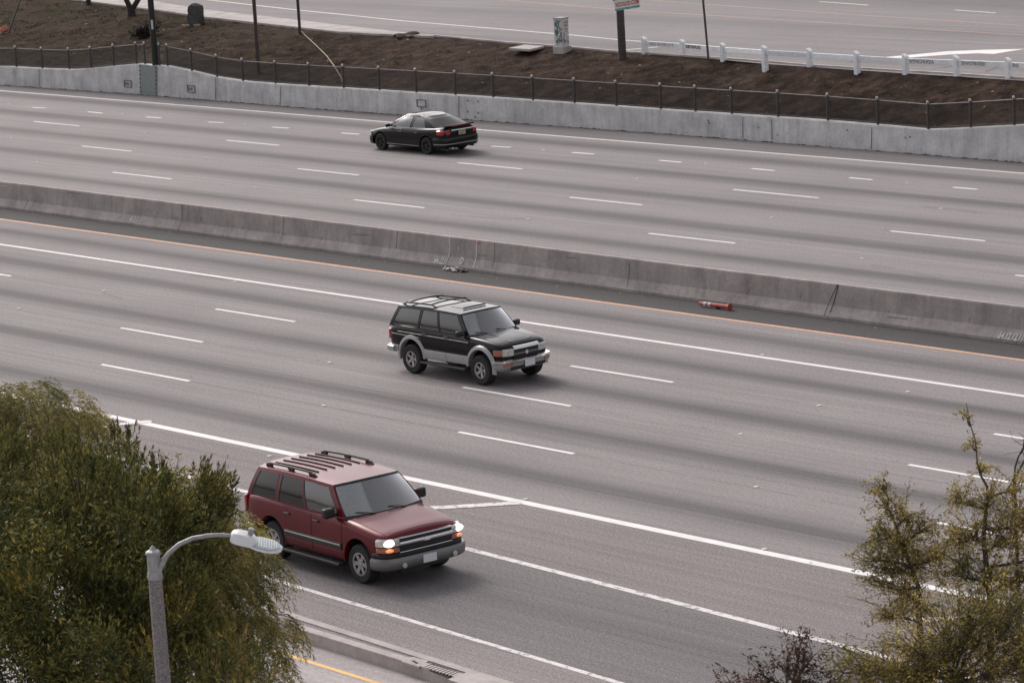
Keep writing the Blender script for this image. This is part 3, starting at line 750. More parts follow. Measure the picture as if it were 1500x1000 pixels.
# utility cabinet with spray paint
cb = bank_at(824,77); cab = thing('utility_cabinet', 'tall grey utility cabinet covered in teal and black spray paint', 'cabinet', cb, rad(2))
mb = MB(); mb.box((0,0,.10),(.62,.50,.30)); mb.build('plinth', M['curb'], cab, bevel=.02)
mb = MB(); mb.box((0,0,.82),(.46,.40,1.16)); mb.build('cabinet_body', M['cabinet'], cab, bevel=.01)
mb = MB(); mb.box((0,0,1.425),(.50,.44,.05)); mb.build('cabinet_lid', M['sidewalk'], cab, bevel=.01)
mb = MB(); mb.box((.235,0,.98),(.012,.36,.02)); mb.build('door_seam', M['grey_ink'], cab)
for zz in (1.25,1.12): mb = MB(); mb.box((.237,.03,zz),(.014,.09,.05)); mb.build('vent_slot', M['ink'], cab)
r_ = random.Random(2)
def scribble(name, mat, parent, f, n, w, seed, ulim=(0,1), vlim=(0,1)):
    r = random.Random(seed); m_ = MB()
    for k in range(n):
        u = r.uniform(*ulim); v = r.uniform(*vlim); a = r.uniform(0,6.28); pts = []
        for q in range(6):
            pts.append(f(min(max(u,ulim[0]),ulim[1]), min(max(v,vlim[0]),vlim[1]))); a += r.uniform(-1.6,1.6); u += math.cos(a)*.10; v += math.sin(a)*.07
        m_.tube(pts, w, 4)
    return m_.build(name, mat, parent)
scribble('teal_graffiti', M['teal_paint'], cab, lambda u,v: Vector((-.20+u*.40,-.203,.35+v*1.0)), 22, .018, 4)
scribble('white_graffiti', M['sign_white'], cab, lambda u,v: Vector((-.20+u*.40,-.205,.35+v*1.0)), 7, .012, 14)
scribble('grey_graffiti', M['grey_ink'], cab, lambda u,v: Vector((.233,-.16+u*.32,.33+v*.6)), 18, .007, 6)
mb = MB(); mb.box((.235,.17,1.2),(.012,.03,.25)); mb.build('red_graffiti', M['sign_red'], cab)
# vault lid
v0 = P(772,70,ZF); vl = thing('vault_lid', 'flat pale concrete vault lid lying in the top of the bank', 'lid', (0,0,0))
q = [P(x,y,ZF+.04) for x,y in ((745,70.5),(768,65.5),(797,67.5),(776,72.5))]
mb = MB(); mb.add([*q,*[p-Vector((0,0,.10)) for p in q]],[(0,1,2,3),(7,6,5,4),(0,4,5,1),(1,5,6,2),(2,6,7,3),(3,7,4,0)]); mb.build('lid_slab', M['sidewalk'], vl, bevel=.01)
# wooden post with sign
wp = bank_at(912,86); wps = thing('sign_post', 'thick dark wooden post carrying a tilted white web address sign', 'sign post', wp, 0)
mb = MB(); mb.lathe([(.165,-.3),(.16,1.0),(.15,3.6),(.145,6.5)], n=14); mb.build('post', M['wood'], wps, True)
Rv = Vector(CR.tolist()); Rv.z = 0; Rv.normalize(); Fv = Vector(_f.tolist()); Fv.z = 0; Fv.normalize()
sc = At(917.5, 2, (wp-Vector(CAM.tolist())).dot(Vector(_f.tolist()))-.85)
tilt = .11; Ru = (Rv*math.cos(tilt)+Vector((0,0,1))*math.sin(tilt)).normalized(); Uu = (-Rv*math.sin(tilt)+Vector((0,0,1))*math.cos(tilt)).normalized()
sg = thing('advert_sign', 'small white sign with red H2OGOD.COM lettering and a torn teal lower edge', 'sign', sc)
def plate(name, u0,u1,v0,v1,off,th,mat,par):
    m_ = MB(); b = [Ru*u+Uu*v for u,v in ((u0,v0),(u1,v0),(u1,v1),(u0,v1))]
    m_.add([p-Fv*off for p in b]+[p-Fv*(off-th) for p in b],[(0,1,2,3),(7,6,5,4),(0,4,5,1),(1,5,6,2),(2,6,7,3),(3,7,4,0)]); return m_.build(name, mat, par)
plate('sign_board', -.5,.5,-.30,.62,0,.02,M['sign_white'],sg)
plate('teal_strip', -.5,.5,-.33,-.24,.003,.01,M['sign_teal'],sg)
text_obj('sign_text', 'H2OGOD.COM', .24, Ru*-.45+Uu*-.17-Fv*.004, Ru, Uu, M['sign_red'], sg, .004, 0, .575)
text_obj('sign_text', 'WATER', .30, Ru*-.30+Uu*.14-Fv*.004, Ru, Uu, M['ink'], sg, .004, 0, .62) if False else None
mb = MB(); mb.bar(Ru*-.42+Uu*.62-Fv*.01, Ru*-.50+Uu*.10-Fv*.01, .01, .08); mb.build('black_slash', M['ink'], sg)
# thin leaning pole
tp = bank_at(1038.5,91); tpo = thing('thin_pole', 'thin dark metal pole leaning slightly in front of the white rail', 'pole', tp)
mb = MB(); mb.tube([(0,0,-.2), Vector((0,0,5.5))-Rv*.25], .045, 8); mb.build('pole_shaft', M['fence_metal'], tpo, True)
# white timber guard rail
gr = thing('guard_rail', 'low white timber guard rail with graffiti along the top of the bank', 'guard rail')
rail_px = [(945,79,57),(1001,83,61),(1060,90,66),(1121,99.5,70),(1187,99.5,74),(1256,106.5,78),(1327,110,82),(1402,113.5,84.5),(1478,117,87.5),(1560,123,92)]
rp = []
for i,(x,yb,yt) in enumerate(rail_px):
    p = P(x,yb,ZF-.05) if i else P(x,yb,ZF)
    hh = At(x,yt,(p-Vector(CAM.tolist())).dot(Vector(_f.tolist()))).z; rp.append((p,hh))
ln = (rp[-1][0]-rp[0][0]); ln.z = 0; rd = ln.normalized(); rn = Vector((rd.y,-rd.x,0))
for p, hh in rp:
    h = .78
    ang = math.atan2(rd.y, rd.x)
    mb = MB(); c,s = Matrix.Rotation(ang,3,'Z'), 1
    vs = [c@Vector((i*.09,j*.10,0)) for i,j in ((-1,-1),(1,-1),(1,1),(-1,1))]
    tops_ = [Vector((v.x,v.y,hh-p.z+(.10 if i in (0,3) else 0))) for i,v in enumerate(vs)]
    mb.add([v-Vector((0,0,.5)) for v in vs]+tops_, [(3,2,1,0),(4,5,6,7),(0,1,5,4),(1,2,6,5),(2,3,7,6),(3,0,4,7)])
    o = mb.build('post', M['white_wood'], gr, bevel=.012); o.location = p
rails = []
for (a,ha),(b,hb) in zip(rp,rp[1:]):
    mb = MB(); A = Vector((a.x,a.y,ha-.17))+rd*.10; B = Vector((b.x,b.y,hb-.17))-rd*.10
    mb.bar(A, B, .09, .19); o = mb.build('rail', M['white_wood'], gr, bevel=.008); rails.append((o,A,B))
    for q in (A,B):
        pass
def rail_text(i, s, size, mat, t0=.06, xs=.8):
    o, A, B = rails[i]; r = (B-A).normalized(); N = r.cross(Vector((0,0,1))).normalized()
    if N.y > 0: N = -N
    up = N.cross(r).normalized(); up = up if up.z > 0 else -up
    text_obj('rail_writing', s, size, A.lerp(B,t0)+N*.048-up*size*.34, r, up, mat, o, .004, 0, xs)
rail_text(0, 'WALL OF THIS 4 ST 8', .14, M['faint_ink'], .12, .95)
rail_text(1, 'ROSEY HEVVLOGO', .17, M['ink'], .06, .80)
rail_text(6, 'WYNCHUPZA', .19, M['mid_ink'], .05, .95)
rail_text(7, 'ENVOTBXEED', .18, M['mid_ink'], .08, .95)
rail_text(8, 'ENX', .18, M['mid_ink'], .05, .95)
# poles at left
def pole(name, label, px, py_base, base, r0, r1, h, mat, n=10, cat='pole'):
    o = thing(name, label, cat, base); mb = MB(); mb.lathe([(r0,-.3),(r1,h)], n=n); mb.build('pole_shaft', mat, o, True); return o
wb = OnY(228,97,lambda q: wall_y(q)+.12); 
bp = pole('light_pole', 'thick black pole rising from the wall beside the cover plate', 228, 97, Vector((wb.x,wb.y,wall_h(wb.x)-.1)), .15, .11, 9, M['black_metal'], 12, 'light pole')
mb = MB(); hz = At(224.5,35,(wb-Vector(CAM.tolist())).dot(Vector(_f.tolist()))).z-bp.location.z
mb.box(-Fv*.145+Vector((0,0,hz)), (.09,.012,.42), Matrix.Rotation(math.atan2(Rv.y,Rv.x),3,'Z')); so = mb.build('number_tag', M['litter'], bp)
p = bank_at(379.5,107); pole('steel_post', 'dull brown steel post standing in the middle of the bank, left of its twin', 0,0,p,.10,.10,6.5,M['brown_metal'],4)
p = bank_at(439.5,50); pole('steel_post', 'dull brown steel post standing at the top of the bank by the sidewalk', 0,0,p,.085,.085,6.5,M['brown_metal'],4)
p = bank_at(11,49); o = thing('leaning_pole', 'thin grey pole leaning to the right on the grassy bank', 'pole', p)
mb = MB(); dd = (p-Vector(CAM.tolist())).dot(Vector(_f.tolist())); e = At(29,0,dd+.3)-p; mb.tube([(0,0,-.1), e*1.6], .05, 8); mb.build('pole_shaft', M['fence_metal'], o, True)
p = bank_at(4,50); o = thing('orange_cloth', 'crumpled orange and white cloth lying left of the leaning pole', 'cloth', p)
blob('cloth_fold', M['orange'], o, (.0,.0,.18), .2, 1, (.8,.7,1), 1.1); blob('cloth_fold', M['litter'], o, (-.05,-.05,.05), .10, 2, (.8,.7,1.4), 1.1); blob('cloth_fold', M['orange'], o, (.2,.1,.25), .14, 5, (.8,.7,1), 1.1)
# curved cable
cbp = [bank_at(439,47)+Vector((0,0,.1))]
for x,y,l in ((447,52,.12),(462,66,.2),(478,82,.35),(490,98,.55),(499,113,.5),(503,124,.1)):
    q = bank_at(x,y); d = (q-Vector(CAM.tolist())).normalized(); cbp.append(q-d*l*2+Vector((0,0,0)))
o = thing('loose_cable', 'pale loose cable curving down the bank from the steel post to the fence', 'cable'); mb = MB(); mb.tube(cbp, .025, 6); mb.build('cable_strand', M['tan'], o, True)
p0 = bank_at(300,21); 
# stump stone
p = bank_at(287,37); o = thing('standing_stone', 'dark grey weathered block standing upright at the top of the bank', 'stone', p, rad(20))
bm = bmesh.new(); bmesh.ops.create_cube(bm, size=1); bmesh.ops.subdivide_edges(bm, edges=bm.edges, cuts=6, use_grid_fill=True)
for v in bm.verts:
    z = v.co.z+.5; f = 1-.18*z**3; v.co = Vector((v.co.x*.62*f+.05*z, v.co.y*.55*f, z*1.12-.05)); 
    if z > .9: v.co.z -= 1.6*(v.co.x**2+v.co.y**2)
    n = noise.noise(v.co*4)*.05+noise.noise(v.co*11)*.02; v.co += Vector((n,n*.7,n*.4))
me = bpy.data.meshes.new('stone_block'); bm.to_mesh(me); bm.free(); me.materials.append(M['rock']); link(bpy.data.objects.new('stone_block', me), o)
blob('stone_chip', M['tan'], o, (.35,-.45,.03), .12, 4, (1.3,.8,.5), 1); blob('stone_chip', M['tan'], o, (-.25,-.5,.03), .12, 6, (1.8,.5,.4), 1)
# dirt mound
p = bank_at(592,55); o = thing('dirt_mound', 'small dark mound of dug earth on the crest of the bank', 'mound', p)
blob('mound_earth', M['earth'], o, (0,.2,-.08), .55, 9, (1.5,1.0,.42), .7, 4)

# ------------------------------------------------------------------ trees
def limb_tube(mb, a, b, r0, r1, bend=.1, n=5, sides=6, rnd=random):
    a = Vector(a); b = Vector(b); L = (b-a).length; pts = []
    o = Vector((rnd.gauss(0,1),rnd.gauss(0,1),rnd.gauss(0,.4)))*bend*L
    for i in range(n+1):
        t = i/n; pts.append(a.lerp(b,t)+o*math.sin(math.pi*t))
    mb.tube(pts, [r0+(r1-r0)*i/n for i in range(n+1)], sides); return pts
def near_dir(): return Vector((-_f[0],-_f[1],0)).normalized()
RD = Rv.copy()
FD = Vector((_f[0],_f[1],0)).normalized()
def shell(lobes, n, rnd, dmin=.55):
    """points spread through the outer shell of a union of ellipsoid lobes"""
    out = []; tot = sum(l[1]**2 for l in lobes)
    for c, r, sq in lobes:
        for k in range(int(n*r*r/tot)):
            d = Vector((rnd.gauss(0,1),rnd.gauss(0,1),rnd.gauss(0,1))).normalized()
            if d.z < -.55: continue
            q = c+Vector((d.x*r,d.y*r,d.z*r*sq))*(dmin+(1-dmin)*rnd.random()**.5)*(1+.22*noise.noise(Vector((d.x*2.3+c.x,d.y*2.3,d.z*2.3))))
            ins = any((q-c2).length < r2*.62 for c2, r2, s2 in lobes if c2 is not c)
            if not ins: out.append((q, d))
    return out
def clumps(lobes, n, rnd, rr=(.24,.42), sq=1.25):
    out = []
    for q, d in shell(lobes, n, rnd, .86):
        out.append((q+d*rnd.uniform(-.16,.14), rnd.uniform(*rr), sq, d, rnd.random()))
    return out
def clump_pts(cl, m, rnd):
    out = []
    for q, r_, sq, d0, yl in cl:
        for k in range(m):
            d = (Vector((rnd.gauss(0,1),rnd.gauss(0,1),rnd.gauss(0,1))).normalized()+d0*.5+Vector((0,0,.35))).normalized()
            out.append((q+Vector((d.x*r_,d.y*r_,d.z*r_*sq))*(.55+.45*rnd.random()), (d*.6+d0*.5).normalized(), yl))
    return out
def lobes_px(L): return [(At(x,y,d), r, s) for x,y,d,r,s in L]
def build_trunk(tree, base, lobes, rnd, r=.16, mat='bark'):
    mb = MB(); c = sum((l[0] for l in lobes), Vector())/len(lobes); fork = Vector((base.x+(c.x-base.x)*.3, base.y+(c.y-base.y)*.3, max(c.z*.45,1.0)))
    limb_tube(mb, base, fork, r, r*.75, .03, 5, 10, rnd)
    for l in lobes: limb_tube(mb, fork, l[0]+Vector((0,0,l[1]*.2)), r*.5, .02, .08, 5, 6, rnd)
    o = mb.build('trunk', M[mat], tree, True)
def shrub_tree(name, label, L, n, seed, base, nleaf=26, leaf=(.085,.15), tipfrac=.12):
    rnd = random.Random(seed); lobes = lobes_px(L); t = thing(name, label, 'tree', (0,0,0))
    build_trunk(t, base, lobes, rnd)
    pos = []; ds = []; mi = []; tw = MB()
    cl = clumps(lobes, max(10,n//32), rnd, (.20,.40))
    for q, d, yl in clump_pts(cl, 34 if n > 300 else 14, rnd):
        ax = (d*.75+Vector((rnd.gauss(0,.25),rnd.gauss(0,.25),.75+rnd.random()*.5))).normalized(); ln = rnd.uniform(.22,.5); yellow = yl < tipfrac*1.6 and rnd.random() < .55 and d.z > .1
        if rnd.random() < .2: tw.tube([q-ax*.2, q+ax*ln], [.008,.003], 3, cap=False)
        for k in range(nleaf):
            s = rnd.random(); p = q+ax*ln*s; sp = .35+.75*(1-s)
            dd = ax+Vector((rnd.gauss(0,1),rnd.gauss(0,1),rnd.gauss(0,1))).normalized()*sp
            pos.append(p); ds.append(dd); mi.append(1 if (yellow and s > .55) else 0)
    wd = list(np.random.uniform(.014,.024,len(pos))); ln_ = list(np.random.uniform(*leaf,len(pos)))
    for q, d in shell(lobes, n*3, rnd, .05) if n > 300 else []:
        if (q-Vector(CAM.tolist())).length > 0:
            for k in range(5): pos.append(q-d*.12+Vector((rnd.gauss(0,.1),rnd.gauss(0,.1),rnd.gauss(0,.1)))); ds.append((rnd.gauss(0,1),rnd.gauss(0,1),rnd.gauss(0,1))); mi.append(0); wd.append(.03); ln_.append(.11)
    leaf_mesh('crown', pos, ds, ln_, wd, [M['leaf_dark'],M['leaf_tip']], t, None, mi)
    if tw.v: tag(tw.build('twigs', M['bark'], t), kind='stuff')
    return t
def pepper_tree(name, label, L, n, seed, base, up=.0):
    rnd = random.Random(seed); lobes = lobes_px(L); t = thing(name, label, 'tree', (0,0,0)); build_trunk(t, base, lobes, rnd)
    pos = []; ds = []; st = MB()
    for q, d, yl in clump_pts(clumps(lobes, max(10,n//36), rnd, (.24,.46), .9), 36, rnd):
        v = Vector((d.x,d.y,.10+.3*rnd.random()+up))*.9; p = q.copy(); vel = v.normalized()*.06; ln = rnd.randint(5,11)
        wind = Vector((rnd.gauss(0,.003),rnd.gauss(0,.003),0)); pts = [p.copy()]
        for k in range(ln):
            vel = vel+Vector((0,0,-.016))+wind; vel = vel.normalized()*.062; p = p+vel; pts.append(p.copy())
            sd = vel.cross(Vector((rnd.gauss(0,.3),rnd.gauss(0,.3),1))).normalized()
            for s in (1,-1,1,-1):
                pos.append(p+vel*rnd.random()); ds.append(vel.normalized()*.75+sd*s*.8+Vector((rnd.gauss(0,.2),rnd.gauss(0,.2),-.25)))
        if rnd.random() < .12: st.tube(pts[::3]+[pts[-1]], .0035, 3, cap=False)
    m = len(pos); leaf_mesh('crown', pos, ds, np.random.uniform(.05,.095,m), np.random.uniform(.009,.017,m), [M['leaf_pepper']], t)
    tag(st.build('stems', M['bark'], t), kind='stuff'); return t
def groundpt(px, py, d): 
    q = At(px,py,d); return Vector((q.x,q.y,STZ))
# back-left feathery crown
pepper_tree('pepper_tree', 'feathery light green tree crown at the left edge, topmost and farthest back', 
   [(-60,690,54,1.05,.95),(40,680,54,.95,.95),(100,665,54.3,.68,1.0),(-80,760,53.5,1.2,1),(50,745,53.5,.9,1),(20,625,54,.62,.8)], 7000, 21, groundpt(40,760,54), .0)
# right, drooping crown behind the lamp
pepper_tree('pepper_tree', 'drooping willow like olive tree crown behind the street lamp head',
   [(258,815,51.5,.82,1.0),(300,885,51.2,.80,1.0),(262,930,50.8,.98,1),(350,955,51,.55,1.0),(225,860,51.5,.85,1.1),(300,1035,50.5,1.0,1.0),(240,760,52,.55,.85),(210,980,50,.95,1)], 9000, 22, groundpt(310,900,51.3))
# dark shrubby tree in the middle
shrub_tree('evergreen_tree', 'dense dark green tree with upright yellow tipped shoots in the bottom left corner',
   [(55,815,49,1.15,1.05),(150,742,49.6,.90,1.0),(238,765,49.9,.84,1.0),(20,900,47.5,1.4,1.1),(150,900,48,1.4,1.2),(-60,780,49,1.2,1.1),(90,1010,46.5,1.4,1.0),(215,860,49.2,.9,1.2),(185,980,47.5,1.0,1),(-40,1000,46.5,1.3,1)], 5600, 23, groundpt(110,880,49), 26, (.055,.105), .09)
shrub_tree('young_shrub', 'small dark shrub with bright yellow shoots rising at the foot of the drooping tree',
   [(300,1010,45.5,.42,.9),(335,1035,45.3,.45,.9),(262,1030,45.5,.4,.9)], 150, 24, groundpt(300,1000,45.5), 22, (.07,.11), .7)

# open crowned trees at the right
def open_tree(name, label, trunk, shoots, seed, base, dens=1.0, leafm='leaf_olive', leaf=(.035,.066), lw=(.014,.023), nl=9):
    """trunk: list of (px,py,depth,r) chain; shoots: list of (px,py,depth,spread,n) leaf clouds fed by twigs"""
    rnd = random.Random(seed); t = thing(name, label, 'tree', (0,0,0)); mb = MB(); pts = [base]+[At(x,y,d) for x,y,d,r in trunk]; rs = [trunk[0][3]*1.4]+[q[3] for q in trunk]
    sm = []; sr = []
    for i in range(len(pts)-1):
        for k in range(4):
            f = k/4; q = pts[i].lerp(pts[i+1], f)+Vector((rnd.gauss(0,.02),rnd.gauss(0,.02),0)); sm.append(q); sr.append(rs[i]+(rs[i+1]-rs[i])*f)
    sm.append(pts[-1]); sr.append(rs[-1]); mb.tube(sm, sr, 8)
    pos = []; ds = []; tw = MB()
    for x,y,d,sp,n in shoots:
        c = At(x,y,d)
        anc = min(sm[:-1], key=lambda q: (q-c).length+max(0,q.z-c.z)*3)
        lp = limb_tube(mb, anc, c, .022, .010, .10, 5, 5, rnd)
        for k in range(int(n*dens)):
            s0 = rnd.choice(lp[2:]); dr = Vector((rnd.gauss(0,1),rnd.gauss(0,1),rnd.gauss(0.25,.9)))
            e = c+dr*sp*.62; mid = s0.lerp(e,.5)+Vector((0,0,.05))
            e2 = e
            tp_ = [s0, mid, e2]; tw.tube(tp_, [.005,.0035,.0018], 4, cap=False)
            for q in range(nl):
                f = .35+.65*rnd.random(); p = (s0.lerp(mid,f*2) if f < .5 else mid.lerp(e2,f*2-1))+Vector((rnd.gauss(0,.03),rnd.gauss(0,.03),rnd.gauss(0,.03)))
                pos.append(p); ds.append((e2-mid).normalized()*.7+Vector((rnd.gauss(0,1),rnd.gauss(0,1),rnd.gauss(0,.7))).normalized())
    mb.build('trunk', M['bark2'], t, True); tag(tw.build('twigs', M['bark2'], t), kind='stuff')
    m = len(pos); leaf_mesh('crown', pos, ds, np.random.uniform(*leaf,m), np.random.uniform(*lw,m), [M[leafm]], t); return t
D1 = 44
open_tree('olive_toned_tree', 'loose olive brown leafy tree, left of the two at the right edge', 
  [(1352,960,D1,.05),(1345,860,D1,.035),(1322,800,D1,.024),(1300,740,D1,.012),(1294,700,D1,.006)],
  [(1293,715,D1,.16,14),(1300,745,D1,.28,26),(1325,760,D1,.30,26),(1285,790,D1,.34,40),(1320,800,D1,.42,56),(1355,775,D1,.25,24),(1345,830,D1,.42,56),(1295,835,D1,.36,46),(1320,870,D1,.38,44),(1350,890,D1+.3,.4,50),(1300,905,D1,.34,36),(1275,855,D1,.16,12),(1268,822,D1,.2,16),(1375,820,D1,.3,28)], 31, groundpt(1360,1000,D1), 1.05, nl=17)
open_tree('olive_toned_tree', 'taller leafy tree at the right edge with bare top twigs and long yellow shoots', 
  [(1450,960,D1-.6,.055),(1448,870,D1-.6,.045),(1440,790,D1-.6,.032),(1445,730,D1-.6,.020),(1432,660,D1-.6,.010),(1415,590,D1-.6,.004)],
  [(1418,612,D1-.6,.10,5),(1425,655,D1-.6,.14,8),(1437,690,D1-.6,.16,10),(1400,735,D1-.6,.24,22),(1445,740,D1-.6,.34,40),(1490,720,D1-.6,.30,26),(1420,790,D1-.6,.42,56),(1470,790,D1-.6,.45,66),(1510,770,D1-.6,.45,60),(1400,840,D1-.6,.36,44),(1450,850,D1-.6,.42,60),(1500,850,D1-.6,.45,60),(1390,790,D1-.6,.25,22),(1480,900,D1-.8,.45,60),(1430,900,D1-.8,.4,50),(1540,810,D1-.6,.5,50)], 32, groundpt(1460,1000,D1-.6), 1.0, nl=17)
open_tree('dense_hedge_shrub', 'dense olive leafy shrub mass filling the bottom right corner', 
  [(1400,1040,D1-2,.05),(1390,980,D1-2,.03)],
  [(x+random.uniform(-8,8),y,D1-2+random.uniform(-.4,.4),.48,62) for x,y in [(1340,950),(1330,990),(1380,930),(1390,985),(1440,940),(1450,990),(1500,930),(1505,985),(1300,1000),(1420,905),(1480,895),(1260,1010),(1350,1020),(1540,960),(1240,985)]], 33, groundpt(1400,1050,D1-2), nl=22)
open_tree('dry_shrub', 'reddish brown dry shrub twigs poking up at the bottom edge', 
  [(1150,1060,D1-2,.02),(1160,1000,D1-2,.012)],
  [(1172,945,D1-2,.22,16),(1190,962,D1-2,.26,18),(1155,980,D1-2,.30,26),(1110,985,D1-2,.22,12),(1125,1005,D1-2,.35,26),(1180,1000,D1-2,.35,26),(1225,1000,D1-2,.3,14),(1070,1000,D1-2,.25,12),(1060,1015,D1-2,.3,12)], 34, groundpt(1150,1060,D1-2), .9, 'leaf_brown', (.05,.09), (.014,.026), 10)
# bare twiggy tree top
bt_ = thing('bare_tree', 'bare leafless dark branches reaching up at the far right edge', 'tree'); mb = MB(); rnd = random.Random(8)
def grow(a, d, L, r, k):
    pts = [a]; p = a.copy(); dd = d.normalized()
    for i in range(6):
        dd = (dd+Vector((rnd.gauss(0,.22),rnd.gauss(0,.22),rnd.gauss(0,.14)))).normalized(); p = p+dd*L/6; pts.append(p.copy())
    mb.tube(pts, [r*(1-.1*i) for i in range(7)], 5)
    if k:
        for j in (2,3,4,6):
            s = rnd.choice((-1,1)); grow(pts[j], dd+RD*s*rnd.uniform(.5,1.1)+Vector((0,0,rnd.uniform(-.2,.6)))+FD*rnd.gauss(0,.3), L*rnd.uniform(.45,.7), r*.55, k-1)
b0 = groundpt(1490,1000,44.5); top = At(1486,700,44.5)
mb.tube([b0, b0.lerp(top,.5)+Vector((.05,0,0)), top], [.05,.035,.02], 7)
grow(top, Vector((0,0,1))-RD*.35, .85, .014, 2); grow(top, Vector((0,0,1))+RD*.3, .95, .014, 2)
mb.build('trunk', M['bark'], bt_, True)

# trees on the far bank: only trunks and low forks are in the picture; crowns stand above the frame
def far_tree(px, py, label, fork, seed, r=.2):
    p = bank_at(px,py); t = thing('street_tree', label, 'tree', p); mb = MB(); rnd = random.Random(seed)
    if fork:
        q = Vector((0,0,.38)); mb.tube([(0,0,-.2),(0,0,.1),q],[r*1.35,r,r*.95],10)
        ends = [q-Rv*.62+Vector((0,0,1.3)), q+Rv*.85+Vector((0,0,1.3))]
        for e in ends: limb_tube(mb, q-Vector((0,0,.1)), e, r*.68, r*.5, .06, 5, 8, rnd)
        starts = [e+Vector((0,0,0)) for e in ends]
    else:
        q = Vector((0,0,2.2)); mb.tube([(0,0,-.2),(0,0,.1),q],[r*1.35,r,r*.8],10); starts = [q]
    lob = []
    for s in starts:
        for k in range(3):
            e = s+Vector((rnd.gauss(0,.8),rnd.gauss(0,.8),rnd.uniform(1.6,2.8))); limb_tube(mb, s, e, r*.4, .03, .08, 5, 6, rnd); lob.append((e, rnd.uniform(.8,1.2), .9))
    mb.build('trunk', M['bark'], t, True)
    pos = []; ds = []
    for q, d in shell(lob, 500, rnd, .3):
        for k in range(8): pos.append(q+Vector((rnd.gauss(0,.12),rnd.gauss(0,.12),rnd.gauss(0,.12)))); ds.append((rnd.gauss(0,1),rnd.gauss(0,1),rnd.gauss(0,1)))
    leaf_mesh('crown', pos, ds, np.random.uniform(.07,.12,len(pos)), np.random.uniform(.04,.06,len(pos)), [M['leaf_olive']], t)
    return t
far_tree(193,24,'dark forked tree trunk at the top of the bank left of the black pole', True, 4, .21)
far_tree(130,7,'single dark tree trunk at the very top edge, left of the forked one', False, 5, .13)
# black bush
p = bank_at(213,54); bu = thing('low_bush', 'small black leafy bush beside the black pole behind the fence', 'bush', p); pos = []; ds = []; rnd = random.Random(9)
for k in range(1400):
    u = rnd.uniform(-.5,.55); q = Rv*u*1.0+Vector((rnd.gauss(0,.10),rnd.gauss(0,.18),abs(rnd.gauss(.22+.35*u,.18)))); pos.append(q); ds.append((rnd.gauss(0,1),rnd.gauss(0,1),rnd.gauss(.4,1)))
leaf_mesh('foliage', pos, ds, np.random.uniform(.07,.14,len(pos)), np.random.uniform(.03,.05,len(pos)), [M['bush']], bu)
mb = MB()
for k in range(5): limb_tube(mb, (0,0,-.05), Rv*rnd.uniform(-.4,.5)+Vector((0,0,.5)), .015, .005, .1, 4, 4, rnd)
mb.build('stems', M['bark'], bu)

# ------------------------------------------------------------------ street lamp (foreground)
LD = 43.0
ltop = At(223.5, 800, LD); lamp = thing('street_lamp', 'grey aggregate street lamp with curved arm in front of the trees', 'street lamp', (ltop.x,ltop.y,STZ))
H = ltop.z-STZ; zc0 = At(225,845,LD).z-STZ; zc1 = At(224,812,LD).z-STZ
mb = MB(); mb.lathe([(.13,0),(.088,zc0)], n=8); mb.build('pole_shaft', M['pole_stone'], lamp)
mb = MB(); mb.lathe([(.098,zc0-.04),(.102,zc0),(.095,zc0+.04),(.088,zc0+.06),(.084,zc1-.02),(.10,zc1),(.102,zc1+.02),(.09,zc1+.04),(.05,H-.04),(.02,H),(.001,H+.02)], n=8); mb.build('cap_collar', M['lamp_steel'], lamp)
ad = (Rv*.98+Vector((0,.2,0))).normalized()
def lampp(px, py):   # point of the vertical plane through the pole along ad
    d = Vector(ray(px,py).tolist()); n = Vector((ad.y,-ad.x,0)); o = Vector((ltop.x,ltop.y,0)); t = (o-Vector(CAM.tolist())).dot(n)/d.dot(n); return Vector(CAM.tolist())+d*t-Vector((ltop.x,ltop.y,STZ))
ap_ = [lampp(*q) for q in ((232,833),(237,824),(247,810),(262,797),(282,788),(305,784),(325,783),(345,785))]
mb = MB(); mb.tube(ap_, [.042,.034,.030,.029,.028,.027,.026,.026], 10); mb.build('arm', M['lamp_steel'], lamp, True)
mb = MB(); mb.tube([ap_[0]-Vector((0,.02,.03)), ap_[1], ap_[1].lerp(ap_[2],.4)], [.05,.045,.04], 10); mb.build('arm_sleeve', M['lamp_steel'], lamp, True)
h0 = lampp(340,786); h1 = lampp(414,801); ax = (h1-h0); LH = ax.length; ax.normalize(); sd = Vector((ad.y,-ad.x,0)).normalized(); upv = sd.cross(ax); upv = upv if upv.z > 0 else -upv
if sd.dot(Fv) > 0: sd = -sd
_rl = rad(14); sd, upv = sd*math.cos(_rl)-upv*math.sin(_rl), upv*math.cos(_rl)+sd*math.sin(_rl)
def hp(u,s,z): return h0+ax*u*LH+sd*s+upv*z
def lens_shape(us, ws, zt, zb, name, mat, bev=.006):
    m_ = MB(); n = len(us); 
    vs = []
    for u,w_,a,b in zip(us,ws,zt,zb):
        for s,z in ((-1,b),(-.98,(a+b)/2),(-.7,a-.004),(0,a),(.7,a-.004),(.98,(a+b)/2),(1,b),(0,b-.002)): vs.append(hp(u,s*w_,z))
    fs = []
    for i in range(n-1):
        for j in range(8): fs.append((i*8+j,i*8+(j+1)%8,(i+1)*8+(j+1)%8,(i+1)*8+j))
    fs += [tuple(range(8)), tuple((n-1)*8+j for j in range(8))]
    m_.add(vs, fs); return m_.build(name, mat, lamp, True, auto=50)
lens_shape([-.03,.0,.1,.3,.42,.5],[.05,.085,.105,.125,.12,.08],[.05,.075,.095,.09,.06,.02],[-.03,-.04,-.045,-.04,-.03,-.03],'driver_housing',M['lamp_head'])
lens_shape([.33,.4,.5,.65,.8,.92,.98,1.0],[.11,.15,.175,.185,.17,.125,.07,.02],[.0]*8,[-.035]*8,'lamp_head',M['lamp_head'])
